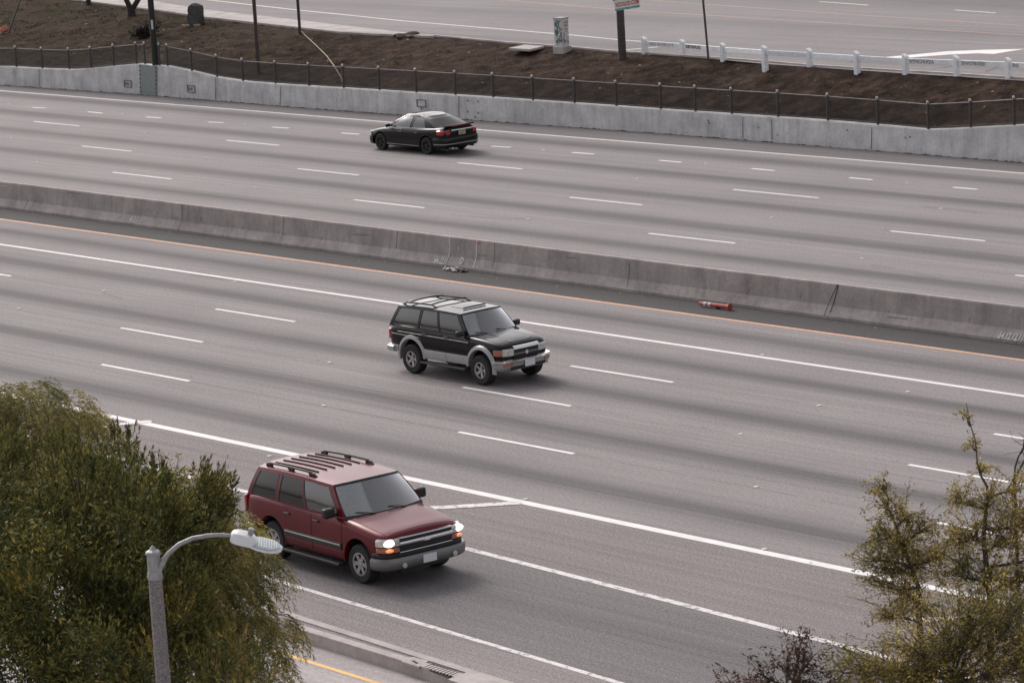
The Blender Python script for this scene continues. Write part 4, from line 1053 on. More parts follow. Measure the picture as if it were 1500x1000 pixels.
lens_shape([.40,.45,.6,.75,.88,.95],[.12,.14,.16,.155,.115,.05],[.012]*6,[-.002]*6,'ribbed_panel',M['lamp_panel'])
mb = MB()
for k in range(9):
    u = .48+.05*k; w_ = .13*math.sqrt(max(.05,1-((u-.66)/.31)**2)); mb.bar(hp(u,-w_,.015), hp(u,w_,.015), .006, .012)
mb.build('cooling_ribs', M['lamp_head'], lamp)
mb = MB(); c = hp(.33,0,.09); mb.tube([c, c+upv*.025, c+upv*.075, c+upv*.085],[.036,.042,.04,.03],12); mb.build('photocell', M['lamp_steel'], lamp, True)
mb = MB(); mb.box(hp(.06,-.09,.02),(.004,.05,.05)); mb.box(hp(.13,-.108,.0),(.004,.03,.03)); mb.build('rating_label', M['tan'], lamp)

# ------------------------------------------------------------------ vehicles (front axle at x=0, nose +x, rear axle x=-wb)
def plan_pt(plan, s):
    """plan: [(y,x)...] from the centre line outward; s in -1..1 along the arc; returns point and outward normal"""
    L = [0]
    for a, b in zip(plan, plan[1:]): L.append(L[-1]+math.hypot(b[0]-a[0],b[1]-a[1]))
    q = abs(s)*L[-1]; ys = [p[0] for p in plan]; xs = [p[1] for p in plan]
    def at(q): return np.interp(q,L,ys), np.interp(q,L,xs)
    y, x = at(q); e = .04; y1,x1 = at(max(q-e,0)); y2,x2 = at(min(q+e,L[-1])); ty, tx = y2-y1, x2-x1
    l = math.hypot(ty,tx) or 1; ny, nx = -tx/l, ty/l
    if q < .02: ny, nx = 0, (1 if plan[-1][1] < plan[0][1] else -1)
    if plan[-1][1] > plan[0][1]: ny, nx = -ny if False else tx/l, -ty/l
    if s < 0: y, ny = -y, -ny
    return Vector((x,y,0)), Vector((nx,ny,0))
def band(plan, s0, s1, prof, n=24, back=-.06, m=0, mb=None, zf=None):
    """solid strip following the plan curve; prof: list of (offset outward, z)"""
    mb = mb or MB(); vs = []; pr = prof+[(back,prof[-1][1]),(back,prof[0][1])]; k = len(pr)
    for i in range(n+1):
        s = s0+(s1-s0)*i/n; p, nn = plan_pt(plan, s); dz = zf(s) if zf else 0
        for o, z in pr: vs.append(p+nn*o+Vector((0,0,z+dz)))
    fs = [(i*k+j,i*k+(j+1)%k,(i+1)*k+(j+1)%k,(i+1)*k+j) for i in range(n) for j in range(k)]
    fs += [tuple(range(k)), tuple(n*k+j for j in range(k))[::-1]]
    mb.add(vs, fs, m); return mb
def s_of_x(plan, x):
    return min(range(401), key=lambda i: abs(plan_pt(plan,i/400)[0].x-x)+(i < 40)*9)/400
def s_of_y(plan, y):
    best = min(range(401), key=lambda i: abs(plan_pt(plan,i/400)[0].y-y)); return best/400
def car_body(stations, wb, ra, name, mats, parent, archz, y_in=.55):
    """stations: (x, w, zbottom, zshoulder, ztop, crown)"""
    vs = []; n = 0
    for x,w,zb,zs,zt in stations:
        h = [(0,zb),(.60*w,zb),(.90*w,zb+.01),(.965*w,zb+.05),(.99*w,zb+.16),(w,zb+(zs-zb)*.5),(.995*w,zs-.16),(.975*w,zs-.05),(.945*w,zs-.005),(.88*w,zs+(zt-zs)*.45),(.55*w,zs+(zt-zs)*.85),(0,zt)]
        ring = h+[(-y,z) for y,z in h[-2:0:-1]]; n = len(ring)
        vs += [(x,y,z) for y,z in ring]
    fs = [(i*n+j,i*n+(j+1)%n,(i+1)*n+(j+1)%n,(i+1)*n+j) for i in range(len(stations)-1) for j in range(n)]
    def cap(b):
        # fold the cap into strips so subdivision stays tidy
        f = []; h = n//2
        for j in range(h): 
            a, bb, c, d = j, j+1, (n-j-1)%n, (n-j)%n
            if j == 0: f.append((b+0,b+1,b+n-1))
            elif j == h-1: f.append((b+j,b+j+1,b+n-j))
            else: f.append((b+j,b+j+1,b+n-j-1,b+n-j))
        return f
    fs += cap(0)+cap((len(stations)-1)*n)
    tmp = mesh_obj('tmp', vs, fs, mats, None, True)
    bm = bmesh.new(); bm.from_mesh(tmp.data); bmesh.ops.recalc_face_normals(bm, faces=bm.faces); bm.to_mesh(tmp.data); bm.free()
    sub = tmp.modifiers.new('s','SUBSURF'); sub.levels = 2; sub.render_levels = 2
    cutters = []
    for ax in (0,-wb):
        for s in (-1,1):
            c = MB(); c.lathe([(.001,s*y_in),(ra,s*y_in),(ra,s*1.4),(.001,s*1.4)],(ax,0,archz),'Y',36); co = c.build('cut', mats, None)
            bm = bmesh.new(); bm.from_mesh(co.data); bmesh.ops.remove_doubles(bm, verts=bm.verts, dist=.002); bmesh.ops.recalc_face_normals(bm, faces=bm.faces); bm.to_mesh(co.data); bm.free()
            b = tmp.modifiers.new('c','BOOLEAN'); b.object = co; b.operation = 'DIFFERENCE'; b.solver = 'EXACT'; cutters.append(co)
    dg = bpy.context.evaluated_depsgraph_get(); dg.update(); me = bpy.data.meshes.new_from_object(tmp.evaluated_get(dg))
    for o in [tmp]+cutters: bpy.data.objects.remove(o)
    for p in me.polygons:
        c = p.center; p.use_smooth = True
        for ax in (0,-wb):
            if math.hypot(c.x-ax, c.z-archz) < ra+.004 and abs(c.y) > y_in-.01: p.material_index = 1; p.use_smooth = False
        if c.z < stations[3][2]+.02 and p.normal.z < -.6: p.material_index = 1
    bm = bmesh.new(); bm.from_mesh(me)
    for e in bm.edges:
        if len(e.link_faces) == 2 and e.calc_face_angle(0) > rad(34): e.smooth = False
    bm.to_mesh(me); 
    bvh = BVHTree.FromBMesh(bm); bm.free(); me.name = name
    return link(bpy.data.objects.new(name, me), parent), bvh
def conform(bvh, f, axis, off, nu, nv, name, mat, parent, th=.012):
    """thin patch hugging the body; f(u,v) -> start point, cast along -axis"""
    ax = Vector(axis)
    def hit(u,v,o):
        p = Vector(f(u,v)); r = bvh.ray_cast(p+ax*2, -ax); q = r[0] if r[0] is not None else p
        return q+ax*o
    mb = MB(); mb.grid(lambda u,v: hit(u,v,off), nu, nv, 0, None, lambda u,v: hit(u,v,off-th)); return mb.build(name, mat, parent, True)
def wheel(parent, x, y, r, w, rr, spokes, rim_mat, side, name='wheel', dish=.03):
    e = bpy.data.objects.new(name, None); e.location = (x,y,r); link(e, parent); e.empty_display_size = .1
    hw = w/2; s = side
    mb = MB(); mb.lathe([(rr,-hw),(rr+.02,-hw-.004),(r-.035,-hw-.006),(r-.008,-hw+.02),(r,-hw+.045),(r,hw-.045),(r-.008,hw-.02),(r-.035,hw+.006),(rr+.02,hw+.004),(rr,hw)],(0,0,0),'Y',40)
    mb.build('tyre', M['tyre'], e, True)
    mb = MB(); mb.lathe([(rr+.004,s*(hw+.002)),(rr-.015,s*(hw+.004)),(rr-.03,s*(hw-.02)),(rr-.035,s*(hw-.07)),(.001,s*(hw-.075))],(0,0,0),'Y',36,1)
    mb.lathe([(rr+.004,s*(hw+.003)),(rr-.02,s*(hw+.005)),(rr-.03,s*(hw-.02))],(0,0,0),'Y',36,0)
    for k in range(spokes):
        a = 2*math.pi*k/spokes; c,sn = math.cos(a), math.sin(a)
        def pt(rad_, t, y_): return Vector((rad_*c-t*sn, s*y_, rad_*sn+t*c))
        w0, w1 = rr*.17, rr*.24
        q = [pt(.03,-w0,hw-dish+.01),pt(.03,w0,hw-dish+.01),pt(rr-.015,w1*.8,hw-.008),pt(rr-.015,-w1*.8,hw-.008)]; b = [v-Vector((0,s*.03,0)) for v in q]
        mb.add(q+b,[(0,1,2,3),(7,6,5,4),(0,4,5,1),(1,5,6,2),(2,6,7,3),(3,7,4,0)],0)
    mb.lathe([(rr*.30,s*(hw-dish)),(rr*.27,s*(hw-dish+.022)),(.001,s*(hw-dish+.026))],(0,0,0),'Y',20,0)
    mb.build('rim', [rim_mat, M['trim']], e, True)
    return e
class Cabin:
    """greenhouse: pillars, rails, glass. u 0 rear -> 1 front, v 0 belt -> 1 roof rail"""
    def __init__(s, xD0,xA0,xD1,xA1,wb_,wr,zb,zr,bf,br,taper=.03,crown=.05,zbf=None):
        s.__dict__.update(locals()); s.zbf = zbf or (lambda u: zb)
    def P(s,u,v,off=0,side=1):
        x = (s.xD0+(s.xA0-s.xD0)*u)*(1-v)+(s.xD1+(s.xA1-s.xD1)*u)*v
        y = s.wb_+(s.wr-s.wb_)*(math.copysign(abs(v)**1.7,v)); y *= 1-s.taper*abs(2*u-1.1)**2.2
        z0 = s.zbf(u); z = z0+(s.zr(u)-z0)*v
        return Vector((x, side*(y+off), z))
    def strip(s, mb, ub, ut, v0, v1, side, m=0, o=0.0, th=.04, nv=6, nu=2):
        def f(a,b,off):
            v = v0+(v1-v0)*b; lo = ub[0]+(ut[0]-ub[0])*v; hi = ub[1]+(ut[1]-ub[1])*v
            return s.P(lo+(hi-lo)*a, v, off, side)
        mb.grid(lambda a,b: f(a,b,o), nu, nv, m, None, lambda a,b: f(a,b,o-th))
    def arc(s,sy,v,u,bow,off=0):
        p = s.P(u,v,0,1); q = 1-abs(sy)**2.4
        return Vector((p.x+bow*q+(off if bow > 0 else -off), sy*p.y, p.z+s.crown*v*q))
    def roofpt(s,u,sy,dz=0):
        p = s.P(u,1,0,1); q = 1-abs(sy)**3; k = max(0,(u-.8)/.2)**2; kr = max(0,(.2-u)/.2)**2
        return Vector((p.x+(s.bf*k-abs(s.br)*kr)*(1-abs(sy)**2.4), sy*p.y, p.z+s.crown*(1-abs(sy)**3.2)+dz-.012*k*q))
def build_cabin(car, C, pillars, glass_mats, paint, roofmat=None, wtop=.90, wbot=.06, belt_mat=None, glass_ws='glass_clear', glass_rear=None, tl=0):
    for side, nm in ((1,'l'),(-1,'r')):
        mb = MB()
        for ub, ut in pillars: C.strip(mb, ub, ut, 0, 1, side)
        C.strip(mb, (0,1),(0,1), wtop, 1.0, side, 0, .002, .05, 2, 24); mb.build('window_frame', paint, car, True)
        mb = MB(); C.strip(mb, (0,1),(0,1), -.02, wbot, side, 0, .006, .05, 2, 24); mb.build('belt_moulding', belt_mat or M['trim'], car, True)
        for i in range(len(pillars)-1):
            ub = (pillars[i][0][1]-.004, pillars[i+1][0][0]+.004); ut = (pillars[i][1][1]-.004, pillars[i+1][1][0]+.004)
            mb = MB(); C.strip(mb, ub, ut, wbot, wtop, side, 0, -.008, .006, 5, 4); o = mb.build('side_window', glass_mats[i], car, True)
            mb = MB()
            for (a0,a1) in ((ub[0],ub[0]+.008),(ub[1]-.008,ub[1])): C.strip(mb,(a0,a1),(a0+ut[0]-ub[0],a1+ut[0]-ub[0]),wbot,wtop,side,0,.001,.01,5,1)
            mb.build('window_seal', M['trim'], o)
    mb = MB(); mb.grid(lambda a,b: C.roofpt(a,2*b-1,0), 20, 20, 0, None, lambda a,b: C.roofpt(a,2*b-1,-.035)); mb.build('roof', roofmat or paint, car, True)
    mb = MB(); mb.grid(lambda a,b: C.arc((2*a-1)*.955,.02+.93*b,1,C.bf,-.006), 18, 8, 0, None, lambda a,b: C.arc((2*a-1)*.955,.02+.93*b,1,C.bf,-.014)); ws = mb.build('windscreen', M[glass_ws], car, True)
    mb = MB()
    mb.grid(lambda a,b: C.arc(2*a-1,-.03+.10*b,1,C.bf,.004), 18, 2, 0, None, lambda a,b: C.arc(2*a-1,-.03+.10*b,1,C.bf,-.03))
    mb.grid(lambda a,b: C.arc(2*a-1,.935+.06*b,1,C.bf,.001), 18, 2, 0, None, lambda a,b: C.arc(2*a-1,.935+.06*b,1,C.bf,-.02))
    mb.build('windscreen_surround', M['trim'], car, True)
    for sy in (-.35,.45):
        mb = MB(); a = C.arc(sy,.05,1,C.bf,.02); b = C.arc(sy-.42 if sy > 0 else sy-.40,.16,1,C.bf,.014); mb.tube([a,a.lerp(b,.5)+Vector((.012,0,.01)),b],.009,5); mb.build('wiper', M['trim'], car)
    mb = MB(); mb.grid(lambda a,b: C.arc((2*a-1)*.90,.08+.82*b,0,-C.br,-.004), 14, 6, 0, None, lambda a,b: C.arc((2*a-1)*.90,.08+.82*b,0,-C.br,-.012)); mb.build('rear_window', glass_rear or glass_mats[0], car, True)
    mb = MB()
    mb.grid(lambda a,b: C.arc((2*a-1),-.04+.13*b,0,-C.br,.0), 14, 2, 0, None, lambda a,b: C.arc((2*a-1),-.04+.13*b,0,-C.br,-.03))
    mb.grid(lambda a,b: C.arc((2*a-1),.89+.11*b,0,-C.br,.0), 14, 2, 0, None, lambda a,b: C.arc((2*a-1),.89+.11*b,0,-C.br,-.03))
    for s in (-1,1): mb.grid(lambda a,b: C.arc(s*(.89+.11*a),-.04+1.04*b,0,-C.br,.001), 3, 6, 0, None, lambda a,b: C.arc(s*(.89+.11*a),-.04+1.04*b,0,-C.br,-.03))
    mb.build('rear_frame', paint, car, True)
def seats(car, xs, zdeck, zt, w=.5):
    for x in xs:
        for y in (-.38,.38):
            mb = MB(); mb.box((x,y,(zdeck+zt)/2-.05),(.14,w,zt-zdeck+.1),Matrix.Rotation(-.2,3,'Y')); o = mb.build('seat', M['seat'], car, bevel=.05)
            mb = MB(); mb.box((x-.05,y,zt+.11),(.10,.26,.16)); mb.build('headrest', M['seat'], o, bevel=.04)
def mirror(car, x, y, z, s, mat, sz=(.14,.22,.16)):
    mb = MB(); mb.box((x,s*(y+.10),z),(sz[0],sz[1],sz[2])); o = mb.build('wing_mirror', mat, car, bevel=.045)
    mb = MB(); mb.box((x+.01,s*(y-.02),z-.04),(.08,.10,.05)); mb.build('mirror_stalk', mat, o)
    mb = MB(); mb.box((x-sz[0]/2-.003,s*(y+.10),z),(.006,sz[1]*.8,sz[2]*.75)); mb.build('mirror_glass', M['glass_tint'], o)
def doors(car, bvh, ranges, z0, z1, paint, handles=True, hm=None, ztop=None, hz=.13):
    for s in (-1,1):
        for (a,b) in ranges:
            f = lambda u,v: (a+.012+(b-a-.024)*u, 0, z0+(z1-z0)*v)
            conform(bvh, lambda u,v: (a+(b-a)*u, 0, z0-.012+(z1-z0+.024)*v), (0,s,0), .002, 8, 8, 'door_gap', M['trim'], car, .01)
            d = conform(bvh, f, (0,s,0), .006, 12, 12, 'door', paint, car, .012)
            r = bvh.ray_cast(Vector((a+.14,s*2,z1-hz)), Vector((0,-s,0)))[0]
            if r is not None:
                mb = MB(); mb.box((a+.15,r.y+s*.022,z1-hz),(.19,.035,.04)); mb.build('door_handle', hm or M['trim'], d, bevel=.012)
def flare(car, ax, zc, r0, r1, yb, t, mat, side, a0=-8, a1=188, name='fender_flare'):
    mb = MB(); s = side
    mb.lathe([(r0-.01,s*(yb-.09)),(r0,s*(yb+t*.8)),(r0+.02,s*(yb+t)),(r1-.03,s*(yb+t*.7)),(r1,s*(yb-.01))],(ax,0,zc),'Y',28,0,rad(a0),rad(a1)); mb.build(name, mat, car, True)

# --- maroon full size SUV
def make_maroon():
    WB = 2.95; R = .385
    c = P(536,853); car = thing('suv', 'maroon full size SUV with lit headlights on the exit ramp', 'car', (c.x+.03, c.y+.86, 0), -.052)
    pm = M['red_paint']
    st = [(.86,.62,.46,.80,.90),(.85,.80,.44,.84,.97),(.80,.90,.42,.92,1.06),(.66,.955,.38,.98,1.10),(.40,.985,.34,1.03,1.13),(0,1.0,.32,1.10,1.20),(-.40,1.0,.32,1.15,1.245),(-.62,1.0,.32,1.19,1.25),(-1.3,1.0,.32,1.21,1.24),(-2.2,1.0,.32,1.22,1.24),(-3.0,1.0,.34,1.23,1.245),(-3.5,.995,.38,1.23,1.24),(-3.78,.975,.42,1.21,1.22),(-3.87,.93,.46,1.16,1.18),(-3.89,.80,.50,1.08,1.12)]
    body, bvh = car_body(st, WB, .47, 'body', [pm, M['trim']], car, .43)
    plan = [(0,.875),(.45,.87),(.72,.85),(.86,.80),(.945,.70),(.985,.50),(1.0,.2)]
    rplan = [(0,-3.91),(.6,-3.905),(.85,-3.87),(.95,-3.79),(.985,-3.55)]
    # hood
    conform(bvh, lambda u,v: (-.42+1.14*u, (-.84+.05*u*u)+(1.68-.10*u*u)*v, 0), (0,0,1), .006, 16, 16, 'hood', pm, car, .012)
    # face: black recess, chrome bar, lamps
    se = s_of_y(plan,.62)
    band(plan,-se,se,[(.012,.70),(.03,.78),(.022,.95)],back=-.1).build('grille', M['trim'], car, True)
    band(plan,-se,se,[(.035,.815),(.055,.835),(.055,.885),(.035,.90)],back=-.03).build('grille_bar', M['chrome'], car, True, auto=60)
    band(plan,-se,se,[(.028,.955),(.045,.965),(.030,.985)],back=-.05).build('grille_surround', M['chrome'], car, True)
    em = MB(); em.box((.935,0,.86),(.012,.13,.075)); em.box((.935,0,.86),(.014,.26,.035)); em.build('grille_emblem', M['chrome'], car, bevel=.008)
    band(plan,-se,se,[(.02,.685),(.035,.69),(.03,.70)],back=-.05).build('grille_sill', M['chrome'], car, True)
    so = s_of_y(plan,.965)
    for s in (-1,1):
        a, b = (se, so); a, b = (a*s, b*s)
        hl = band(plan,min(a,b),max(a,b),[(.0,.815),(.028,.83),(.030,.93),(.0,.965)],n=10).build('headlight', M['head_off'], car, True)
        p_, n_ = plan_pt(plan, s*s_of_y(plan,.80)); lb = blob('lamp_bulb', M['head_lit'], hl, p_+n_*.0+Vector((0,0,.892)), .10, 3, (.62,1.45,.74), 0, 3)
        for pp in lb.data.polygons: pp.use_smooth = True
        ts = band(plan,min(a,b),max(a,b),[(.0,.70),(.022,.71),(.022,.78),(.0,.80)],n=10).build('turn_signal', M['amber'], car, True)
        p_, n_ = plan_pt(plan, s*s_of_y(plan,.80)); blob('signal_bulb', M['amber_lit'], ts, p_+Vector((0,0,.75)), .07, 3, (.65,1.6,.55), 0, 3)
    sb = s_of_x(plan,.50)
    band(plan,-sb,sb,[(.01,.60),(.035,.62),(.035,.675),(.01,.69)],n=36).build('bumper_pad', M['trim'], car, True)
    fb = band(plan,-sb,sb,[(.03,.36),(.085,.40),(.10,.47),(.10,.555),(.075,.60)],n=36,back=-.12).build('front_bumper', M['bumper_grey'], car, True, auto=50)
    mb = MB(); mb.box((.985,0,.49),(.012,.32,.16)); pl = mb.build('licence_plate', M['plate_white'], car, bevel=.004)
    text_obj('plate_number','4KTR207',.085,(.993,-.135,.465),(0,1,0),(0,0,1),M['plate_blue'],pl,.003,0,.75) if False else None
    for s in (-1,1):
        mb = MB(); mb.lathe([(.05,0),(.05,.03),(.001,.032)],(.965,s*.60,.45),'X',14); mb.build('fog_lamp', M['head_off'], car, True)
    band(rplan,-1,1,[(.03,.44),(.10,.48),(.10,.60),(.03,.64)],n=24,back=-.1).build('rear_bumper', M['bumper_grey'], car, True)
    for s in (-1,1):
        mb = MB(); mb.box((-3.87,s*.915,.98),(.06,.13,.42)); mb.build('tail_light', M['tail'], car, bevel=.02)
    # side mouldings, boards
    for s in (-1,1):
        for (a,b) in ((-.52,-2.46),):
            mb = MB(); mb.box(((a+b)/2,s*1.008,.66),(abs(b-a),.03,.13)); sm_ = mb.build('side_moulding', M['trim'], car, bevel=.012)
            mb = MB(); mb.box(((a+b)/2,s*1.026,.69),(abs(b-a)-.04,.008,.026)); mb.build('chrome_strip', M['chrome'], sm_)
        mb = MB(); mb.box((-1.48,s*1.0,.31),(1.95,.22,.06)); mb.build('running_board', M['trim'], car, bevel=.02)
        for ax in (0,-WB): flare(car, ax, .43, .465, .505, .985, .008, pm, s, -5, 185, 'wheel_arch_lip')
    doors(car, bvh, [(-1.50,-.50),(-2.50,-1.52)], .45, 1.17, pm, hm=M['trim'])
    C = Cabin(-3.86,-.44,-3.60,-1.00,.955,.80,1.20,lambda u: 1.765+.035*math.sin(math.pi*min(1,u*1.0)),.20,.06,.035,.055)
    build_cabin(car, C, [((0,.035),(0,.05)),((.30,.335),(.325,.36)),((.605,.63),(.60,.635)),((.955,1),(.935,1))], [M['glass_tint'],M['glass_tint'],M['glass_side']], pm, wtop=.90, wbot=.05, belt_mat=pm)
    # divider between rear door and quarter seen as extra dark seam, roof rack
    for s in (-1,1):
        pts = [C.roofpt(u,s*.86,.06) for u in (.10,.3,.5,.68)]; pts = [C.roofpt(.06,s*.86,0.0)]+pts+[C.roofpt(.74,s*.86,0.0)]
        mb = MB(); mb.tube(pts, .022, 8); rk = mb.build('roof_rail', M['trim'], car, True)
        for u in (.10,.40,.68):
            mb = MB(); mb.box(C.roofpt(u,s*.86,.03),(.20,.05,.055)); mb.build('rail_foot', M['trim'], rk, bevel=.015)
    for k in range(6):
        sy = -.62+.248*k; mb = MB(); mb.tube([C.roofpt(u,sy,.014) for u in (.08,.25,.42,.60,.66)], .014, 6); mb.build('roof_slat', M['trim'], car, True)
    pass
    seats(car, [-1.55,-2.55], 1.19, 1.44)
    mb = MB(); mb.box((-.80,0,1.24),(.34,1.6,.10)); mb.build('dashboard', M['seat'], car, bevel=.04)
    for s in (-1,1): mirror(car, -.76, 1.0, 1.30, s, M['trim'], (.15,.25,.20))
    for ax in (0,-WB):
        for s in (-1,1): wheel(car, ax, s*.84, R, .25, .225, 6, M['alloy'], s)
    mb = MB(); mb.box((-1.5,0,.34),(4.6,1.1,.12)); mb.build('chassis', M['trim'], car)
    return car

# --- black SUV with silver lower cladding
def make_black_suv():
    WB = 2.67; R = .375
    c = P(711,563); car = thing('suv', 'black SUV with silver lower cladding and flared arches in the middle lane', 'car', (c.x, c.y+.74, 0), 0)
    pm = M['black_paint']; cl = M['silver']
    st = [(.72,.50,.55,.84,.92),(.71,.64,.52,.89,.98),(.66,.74,.50,.95,1.04),(.52,.80,.48,1.0,1.09),(.30,.825,.46,1.05,1.13),(0,.835,.46,1.09,1.165),(-.35,.84,.45,1.13,1.19),(-.60,.84,.44,1.15,1.19),(-1.2,.84,.44,1.17,1.185),(-2.0,.84,.44,1.18,1.19),(-2.7,.84,.46,1.19,1.20),(-3.25,.83,.50,1.19,1.20),(-3.52,.81,.54,1.16,1.18),(-3.62,.76,.56,1.06,1.09),(-3.65,.66,.58,1.0,1.04)]
    body, bvh = car_body(st, WB, .46, 'body', [pm, M['trim']], car, .43, .45)
    plan = [(0,.745),(.38,.735),(.58,.71),(.70,.66),(.78,.56),(.82,.40),(.84,.2)]
    rplan = [(0,-3.68),(.5,-3.67),(.7,-3.64),(.79,-3.56),(.83,-3.3)]
    conform(bvh, lambda u,v: (-.40+1.0*u, (-.70+.06*u*u)+(1.40-.12*u*u)*v, 0), (0,0,1), .006, 16, 16, 'hood', pm, car, .012)
    mb = MB(); mb.grid(lambda u,v: Vector((-.36+.92*u, (-.36+.72*v), 1.178-.115*u**1.6+.012)), 8, 6, 0, None, lambda u,v: Vector((-.36+.92*u, (-.36+.72*v), 1.13-.115*u**1.6))); mb.build('hood_scoop', pm, car, True)
    sg_ = s_of_y(plan,.40); so = s_of_y(plan,.805)
    band(plan,-sg_,sg_,[(.01,.70),(.025,.74),(.012,.89)],back=-.1).build('grille', M['trim'], car, True)
    band(plan,-sg_,sg_,[(.02,.89),(.045,.90),(.04,.955),(.01,.975)],back=-.05).build('grille_surround', M['chrome'], car, True, auto=60)
    band(plan,-sg_,sg_,[(.03,.77),(.036,.78),(.03,.80)],back=-.05).build('grille_bar', M['bumper_grey'], car, True)
    em = MB(); em.lathe([(.045,0),(.05,.006),(.001,.01)],(.775,0,.79),'X',18); em.build('grille_emblem', M['chrome'], car, True)
    sm1 = s_of_y(plan,.69)
    for s in (-1,1):
        a,b = sorted((sg_*s,sm1*s)); band(plan,a,b,[(.0,.74),(.022,.755),(.024,.90),(.0,.925)],n=8).build('headlight', M['head_off'], car, True)
        a,b = sorted((sm1*s,so*s)); band(plan,a,b,[(.0,.76),(.020,.77),(.020,.885),(.0,.905)],n=8).build('turn_signal', M['amber'], car, True)
    sb = s_of_x(plan,.48)
    band(plan,-sb,sb,[(.05,.585),(.115,.60),(.12,.65),(.05,.68)],n=36,back=-.1).build('front_bumper', M['chrome'], car, True, auto=60)
    band(plan,-sb,sb,[(.0,.38),(.055,.42),(.09,.50),(.10,.585)],n=36,back=-.14).build('bumper_valance', cl, car, True)
    for s in (-1,1):
        a,b = sorted((s_of_y(plan,.50)*s,s_of_y(plan,.70)*s)); band(plan,a,b,[(.09,.515),(.105,.52),(.107,.57),(.09,.575)],n=6,back=.05).build('bumper_lamp', M['amber'], car, True)
    mb = MB(); mb.box((.875,0,.535),(.012,.32,.17)); pl = mb.build('licence_plate', M['plate_white'], car, bevel=.004)
    band(plan,-.45,.45,[(.0,.40),(.095,.42),(.098,.49),(.05,.50)],n=14).build('lower_intake', M['trim'], car, True)
    band(rplan,-1,1,[(.03,.50),(.10,.52),(.11,.64),(.05,.67)],n=24,back=-.1).build('rear_bumper', cl, car, True)
    for s in (-1,1): mb = MB(); mb.box((-3.60,s*.725,.93),(.09,.12,.26)); mb.build('tail_light', M['tail'], car, bevel=.02)
    for s in (-1,1):
        flare(car, 0, .43, .455, .565, .835, .05, cl, s, -12, 180); flare(car, -WB, .43, .455, .565, .83, .05, cl, s, 0, 192)
        def clad(x0,x1,z0,z1,nm='lower_cladding'):
            mb = MB(); prof_ = [(.82,z0),(.862,z0+.02),(.872,z1-.05),(.862,z1-.01),(.83,z1)]
            vs = [(x,s*y,z) for x in (x0,x1) for y,z in prof_+[(.79,z1),(.79,z0)]]; k = 7
            mb.add(vs,[(j,(j+1)%k,k+(j+1)%k,k+j) for j in range(k)]+[tuple(range(k)),tuple(range(2*k-1,k-1,-1))]); mb.build(nm, cl, car, True)
        clad(-.50,-1.30,.44,.68); clad(-1.315,-2.17,.44,.68); clad(-3.20,-3.58,.50,.68)
        mb = MB(); mb.box((-1.33,s*.90,.36),(1.75,.20,.05)); mb.build('running_board', M['trim'], car, bevel=.02)
        for q in (-.7,-1.33,-2.0):
            pass
        mb = MB(); mb.tube([(-.45,s*.845,1.02),(-1.6,s*.850,1.03),(-3.2,s*.846,1.04)],.009,4); mb.build('side_pinstripe', M['stencil'], car)
        mb = MB(); mb.tube([(-2.35,s*.851,.95),(-3.45,s*.836,.965)],.008,4); mb.build('side_pinstripe', M['stencil'], car)
    doors(car, bvh, [(-1.45,-.42),(-2.30,-1.47)], .70, 1.13, pm, hz=.07)
    C = Cabin(-3.60,-.46,-3.34,-.90,.80,.665,1.15,lambda u: 1.65+.035*math.sin(math.pi*u*.9),.16,.05,.03,.05)
    build_cabin(car, C, [((0,.03),(0,.045)),((.365,.385),(.385,.42)),((.63,.65),(.635,.665)),((.955,1),(.935,1))], [M['glass_side']]*3, pm, wtop=.90, wbot=.05, glass_ws='glass_clear')
    for s in (-1,1):
        pts = [C.roofpt(.04,s*.84,0)]+[C.roofpt(u,s*.84,.055) for u in (.09,.3,.5)]+[C.roofpt(.58,s*.84,0)]
        mb = MB(); mb.tube(pts,.022,8); mb.build('roof_rail', M['trim'], car, True)
    for u in (.14,.50):
        mb = MB(); mb.tube([C.roofpt(u,s*.84,.065) for s in (-1,-.5,0,.5,1)],.020,6); mb.build('cross_bar', M['trim'], car, True)
    mb = MB(); mb.grid(lambda a,b: C.roofpt(.70+.18*a,(-.5+1.0*b),.006), 6, 8, 0, None, lambda a,b: C.roofpt(.70+.18*a,(-.5+1.0*b),-.004)); mb.build('sunroof', M['glass_tint'], car, True)
    mb = MB(); mb.tube([C.roofpt(.895,s*.55,.03) for s in (-1,-.5,0,.5,1)],.018,6); mb.build('wind_deflector', M['trim'], car, True)
    seats(car, [-1.35,-2.3], 1.14, 1.33, .46)
    mb = MB(); mb.box((-.74,0,1.19),(.34,1.4,.08)); mb.build('dashboard', M['seat'], car, bevel=.03)
    mb = MB(); pts = [Vector((-.93+.05*math.cos(a),.36+.18*math.sin(a),1.22+.16*math.cos(a))) for a in np.linspace(0,2*math.pi,17)]; mb.tube(pts,.014,5); mb.build('steering_wheel', M['trim'], car)
    for s in (-1,1): mirror(car, -.66, .84, 1.23, s, M['trim'], (.13,.20,.15))
    for ax in (0,-WB):
        for s in (-1,1): wheel(car, ax, s*.76, R, .25, .20, 5, M['alloy'], s, dish=.045)
    mb = MB(); mb.box((-1.4,0,.42),(4.0,.95,.12)); mb.build('chassis', M['trim'], car)
    return car

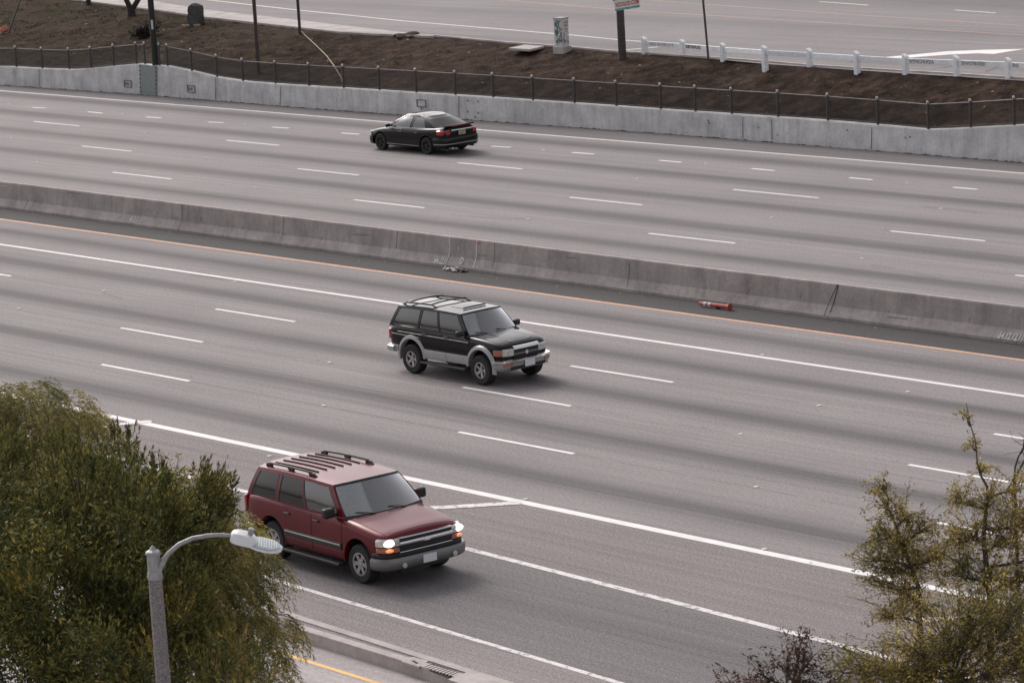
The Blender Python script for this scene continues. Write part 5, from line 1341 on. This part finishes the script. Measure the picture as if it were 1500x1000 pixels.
# --- black sedan, seen from behind
def make_sedan():
    WB = 2.74; R = .325
    c = P(628,226); car = thing('sedan', 'black four door sedan seen from behind on the far carriageway', 'car', (c.x-WB, c.y+.80, 0), math.pi)
    pm = M['black_paint2']
    st = [(.80,.45,.30,.52,.60),(.79,.62,.26,.56,.66),(.74,.76,.23,.62,.71),(.62,.85,.21,.69,.77),(.36,.895,.20,.76,.84),(0,.91,.19,.82,.90),(-.35,.91,.19,.86,.94),(-.60,.91,.19,.88,.95),(-1.3,.91,.19,.90,.93),(-2.1,.91,.19,.92,.95),(-2.75,.91,.20,.95,1.00),(-3.2,.90,.22,.97,1.045),(-3.52,.875,.26,.965,1.05),(-3.70,.83,.30,.92,1.02),(-3.76,.72,.36,.80,.90),(-3.77,.55,.40,.74,.82)]
    body, bvh = car_body(st, WB, .385, 'body', [pm, M['trim']], car, .34, .55)
    plan = [(0,.82),(.45,.805),(.68,.77),(.80,.70),(.87,.56),(.905,.32)]
    rplan = [(0,-3.79),(.45,-3.785),(.68,-3.75),(.81,-3.67),(.875,-3.5),(.90,-3.2)]
    conform(bvh, lambda u,v: (-.42+1.04*u, (-.76+.10*u*u)+(1.52-.20*u*u)*v, 0), (0,0,1), .005, 14, 12, 'hood', pm, car, .01)
    conform(bvh, lambda u,v: (-3.66+.46*u, -.66+1.32*v, 0), (0,0,1), .005, 8, 12, 'trunk_lid', pm, car, .01)
    for s in (-1,1):
        a,b = sorted((s_of_y(plan,.48)*s, s_of_y(plan,.87)*s)); band(plan,a,b,[(.0,.56),(.012,.57),(-.01,.70)],n=8).build('headlight', M['head_off'], car, True)
        a,b = sorted((s_of_y(rplan,.56)*s, s_of_y(rplan,.885)*s)); band(rplan,a,b,[(-.03,.74),(.012,.76),(.002,.90),(-.05,.935)],n=10,back=-.12).build('tail_light', M['tail'], car, True)
    band(rplan,-s_of_y(rplan,.50),s_of_y(rplan,.50),[(.0,.90),(.022,.905),(.015,.93)],n=12,back=-.08).build('trunk_chrome', M['chrome'], car, True)
    band(rplan,-1,1,[(-.02,.26),(.035,.30),(.055,.44),(.06,.60),(.03,.66),(-.02,.68)],n=32,back=-.12).build('rear_bumper', pm, car, True)
    band(rplan,-.97,.97,[(.05,.395),(.066,.40),(.066,.425),(.05,.43)],n=28,back=.0).build('bumper_chrome', M['silver'], car, True)
    sb = s_of_x(plan,.40)
    band(plan,-sb,sb,[(-.02,.22),(.03,.26),(.05,.40),(.03,.54),(-.02,.56)],n=32,back=-.12).build('front_bumper', pm, car, True)
    mb = MB(); mb.box((-3.805,0,.80),(.02,.34,.17)); pl = mb.build('licence_plate', M['tan'], car, bevel=.004)
    mb = MB(); mb.grid(lambda a,b: Vector((-3.66-.05*math.cos((b-.5)*2.6)+.16*a, (-.70+1.4*b), 1.065+.02*(1-a))), 4, 16, 0, None, lambda a,b: Vector((-3.66-.05*math.cos((b-.5)*2.6)+.16*a, (-.70+1.4*b), 1.03)))
    mb.build('spoiler_lip', pm, car, True)
    mb = MB(); mb.box((-3.725,0,1.05),(.02,.9,.02)); mb.build('stripe_reflection', M['tail'], car)  # red reflection of the high-mount stripe, built as a thin strip
    for s in (-1,1):
        mb = MB(); mb.tube([(-3.84,s*.52,.25),(-3.55,s*.52,.25)],.04,10); mb.build('exhaust_tip', M['chrome'], car, True)
        mb = MB(); mb.box((-1.37,s*.913,.30),(1.9,.02,.02)); mb.build('sill_strip', M['silver'], car)
    doors(car, bvh, [(-1.40,-.36),(-2.34,-1.42)], .32, .88, pm, hz=.10)
    def zr(u): return 1.345+.060*math.sin(math.pi*min(max(u*.9+.08,0),1))
    C = Cabin(-3.30,-.30,-2.38,-1.22,.85,.565,.90,zr,.30,.20,.06,.035,zbf=lambda u: .90+.055*(1-u))
    build_cabin(car, C, [((0,.20),(0,.10)),((.49,.51),(.46,.50)),((.955,1),(.93,1))], [M['glass_side'],M['glass_side']], pm, wtop=.90, wbot=.07, belt_mat=M['chrome'], glass_ws='glass_clear', glass_rear=M['glass_tint'])
    seats(car, [-1.42,-2.3], .90, 1.12, .46)
    mb = MB(); mb.box((-.66,0,.93),(.36,1.4,.08)); mb.build('dashboard', M['seat'], car, bevel=.03)
    for s in (-1,1): mirror(car, -.62, .88, 1.0, s, pm, (.12,.20,.13))
    for ax in (0,-WB):
        for s in (-1,1): wheel(car, ax, s*.80, R, .215, .205, 5, M['dark_rim'], s)
    mb = MB(); mb.box((-1.4,0,.24),(4.2,1.05,.08)); mb.build('chassis', M['trim'], car)
    return car

# --- driver of the black SUV
def make_driver(car):
    sk = {}
    V = [((-1.25,.36,.62),.16,.13),((-1.28,.36,.85),.15,.12),((-1.27,.36,1.06),.17,.12),((-1.25,.36,1.17),.13,.09),((-1.22,.36,1.25),.055,.055),((-1.20,.36,1.31),.065,.06),((-1.185,.36,1.39),.085,.075),((-1.19,.36,1.47),.07,.065)]
    arms = []
    for s in (-1,1):
        arms.append([((-1.23,.36+s*.17,1.15),.062),((-1.12,.36+s*.23,.98),.048),((-.98,.36+s*.17,1.10),.036),((-.93,.36+s*.13,1.16),.03)])
    vs = [v[0] for v in V]; es = [(i,i+1) for i in range(len(V)-1)]; rs = [(v[1],v[2]) for v in V]
    for a in arms:
        k = len(vs); vs += [q[0] for q in a]; rs += [(q[1],q[1]) for q in a]; es += [(3,k)]+[(k+i,k+i+1) for i in range(len(a)-1)]
    off = Vector((-1.25,.36,.62)); vs = [Vector(v)-off for v in vs]
    me = bpy.data.meshes.new('person'); me.from_pydata([tuple(v) for v in vs], es, []); o = bpy.data.objects.new('person', me); link(o)
    sk_ = o.modifiers.new('skin','SKIN'); sub = o.modifiers.new('s','SUBSURF'); sub.levels = sub.render_levels = 1
    for i, v in enumerate(me.skin_vertices[0].data): v.radius = rs[i]
    me.skin_vertices[0].data[0].use_root = True
    dg = bpy.context.evaluated_depsgraph_get(); dg.update(); m2 = bpy.data.meshes.new_from_object(o.evaluated_get(dg)); bpy.data.objects.remove(o)
    m2.materials.clear()
    for m in ('skin','red_shirt','hair'): m2.materials.append(M[m])
    for p in m2.polygons:
        c = p.center+off; p.use_smooth = True
        p.material_index = 1 if c.z < 1.22 and c.x < -.99 else 0
        if c.z > 1.42 or (c.z > 1.34 and c.x < -1.23): p.material_index = 2
    m2.name = 'person'; p = bpy.data.objects.new('person', m2); link(p)
    # face features
    mb = MB(); mb.box((.145,0,.745),(.03,.024,.04)); mb.build('nose', M['skin'], p, bevel=.01)
    p.location = Vector(car.location)+off
    tag(p, 'driver in a rust red shirt holding the wheel of the black SUV', 'person')
car1 = make_maroon(); car2 = make_black_suv(); car3 = make_sedan(); make_driver(car2)

# ------------------------------------------------------------------ light, sky, camera
W = bpy.data.worlds.new('World'); S.world = W; W.use_nodes = True
nt = W.node_tree; bg = nt.nodes['Background']; sky = nt.nodes.new('ShaderNodeTexSky'); sky.sky_type = 'NISHITA'; sky.sun_disc = False
SUN_EL, SUN_AZ = 40, -76      # azimuth measured from +y toward +x
sky.sun_elevation = rad(SUN_EL); sky.sun_rotation = rad(SUN_AZ); sky.dust_density = 4; sky.air_density = 1.0; sky.ozone_density = .6; sky.altitude = 100
hs = nt.nodes.new('ShaderNodeHueSaturation'); hs.inputs['Saturation'].default_value = .22
nt.links.new(sky.outputs[0], hs.inputs['Color'])
tn = nt.nodes.new('ShaderNodeMix'); tn.data_type = 'RGBA'; tn.blend_type = 'MULTIPLY'; tn.inputs['Factor'].default_value = 1
ia = [i for i in tn.inputs if i.type == 'RGBA']; ia[1].default_value = (1.0,.965,.975,1)
nt.links.new(hs.outputs[0], ia[0]); nt.links.new([o for o in tn.outputs if o.type == 'RGBA'][0], bg.inputs['Color'])
bg.inputs['Strength'].default_value = .15
sl = bpy.data.lights.new('sun', 'SUN'); sl.energy = .9; sl.angle = rad(16); sl.color = (1,.93,.86)
so_ = bpy.data.objects.new('sun', sl); link(so_)
dv = Vector((math.sin(rad(SUN_AZ))*math.cos(rad(SUN_EL)), math.cos(rad(SUN_AZ))*math.cos(rad(SUN_EL)), math.sin(rad(SUN_EL))))
so_.rotation_euler = dv.to_track_quat('Z','Y').to_euler()
cam = bpy.data.cameras.new('camera'); co = bpy.data.objects.new('camera', cam); link(co)
mt = Matrix(((CR[0],CU[0],-_f[0],CAM[0]),(CR[1],CU[1],-_f[1],CAM[1]),(CR[2],CU[2],-_f[2],CAM[2]),(0,0,0,1)))
co.matrix_world = mt; cam.sensor_width = 36; cam.lens = 36*FPX/1500; cam.clip_end = 5000; cam.clip_start = .5
cam.dof.use_dof = True; cam.dof.focus_distance = 88; cam.dof.aperture_fstop = 5.6
S.camera = co
S.render.engine = 'CYCLES'
S.view_settings.view_transform = 'Standard'; S.view_settings.look = 'None'; S.view_settings.gamma = 1; S.view_settings.exposure = .27
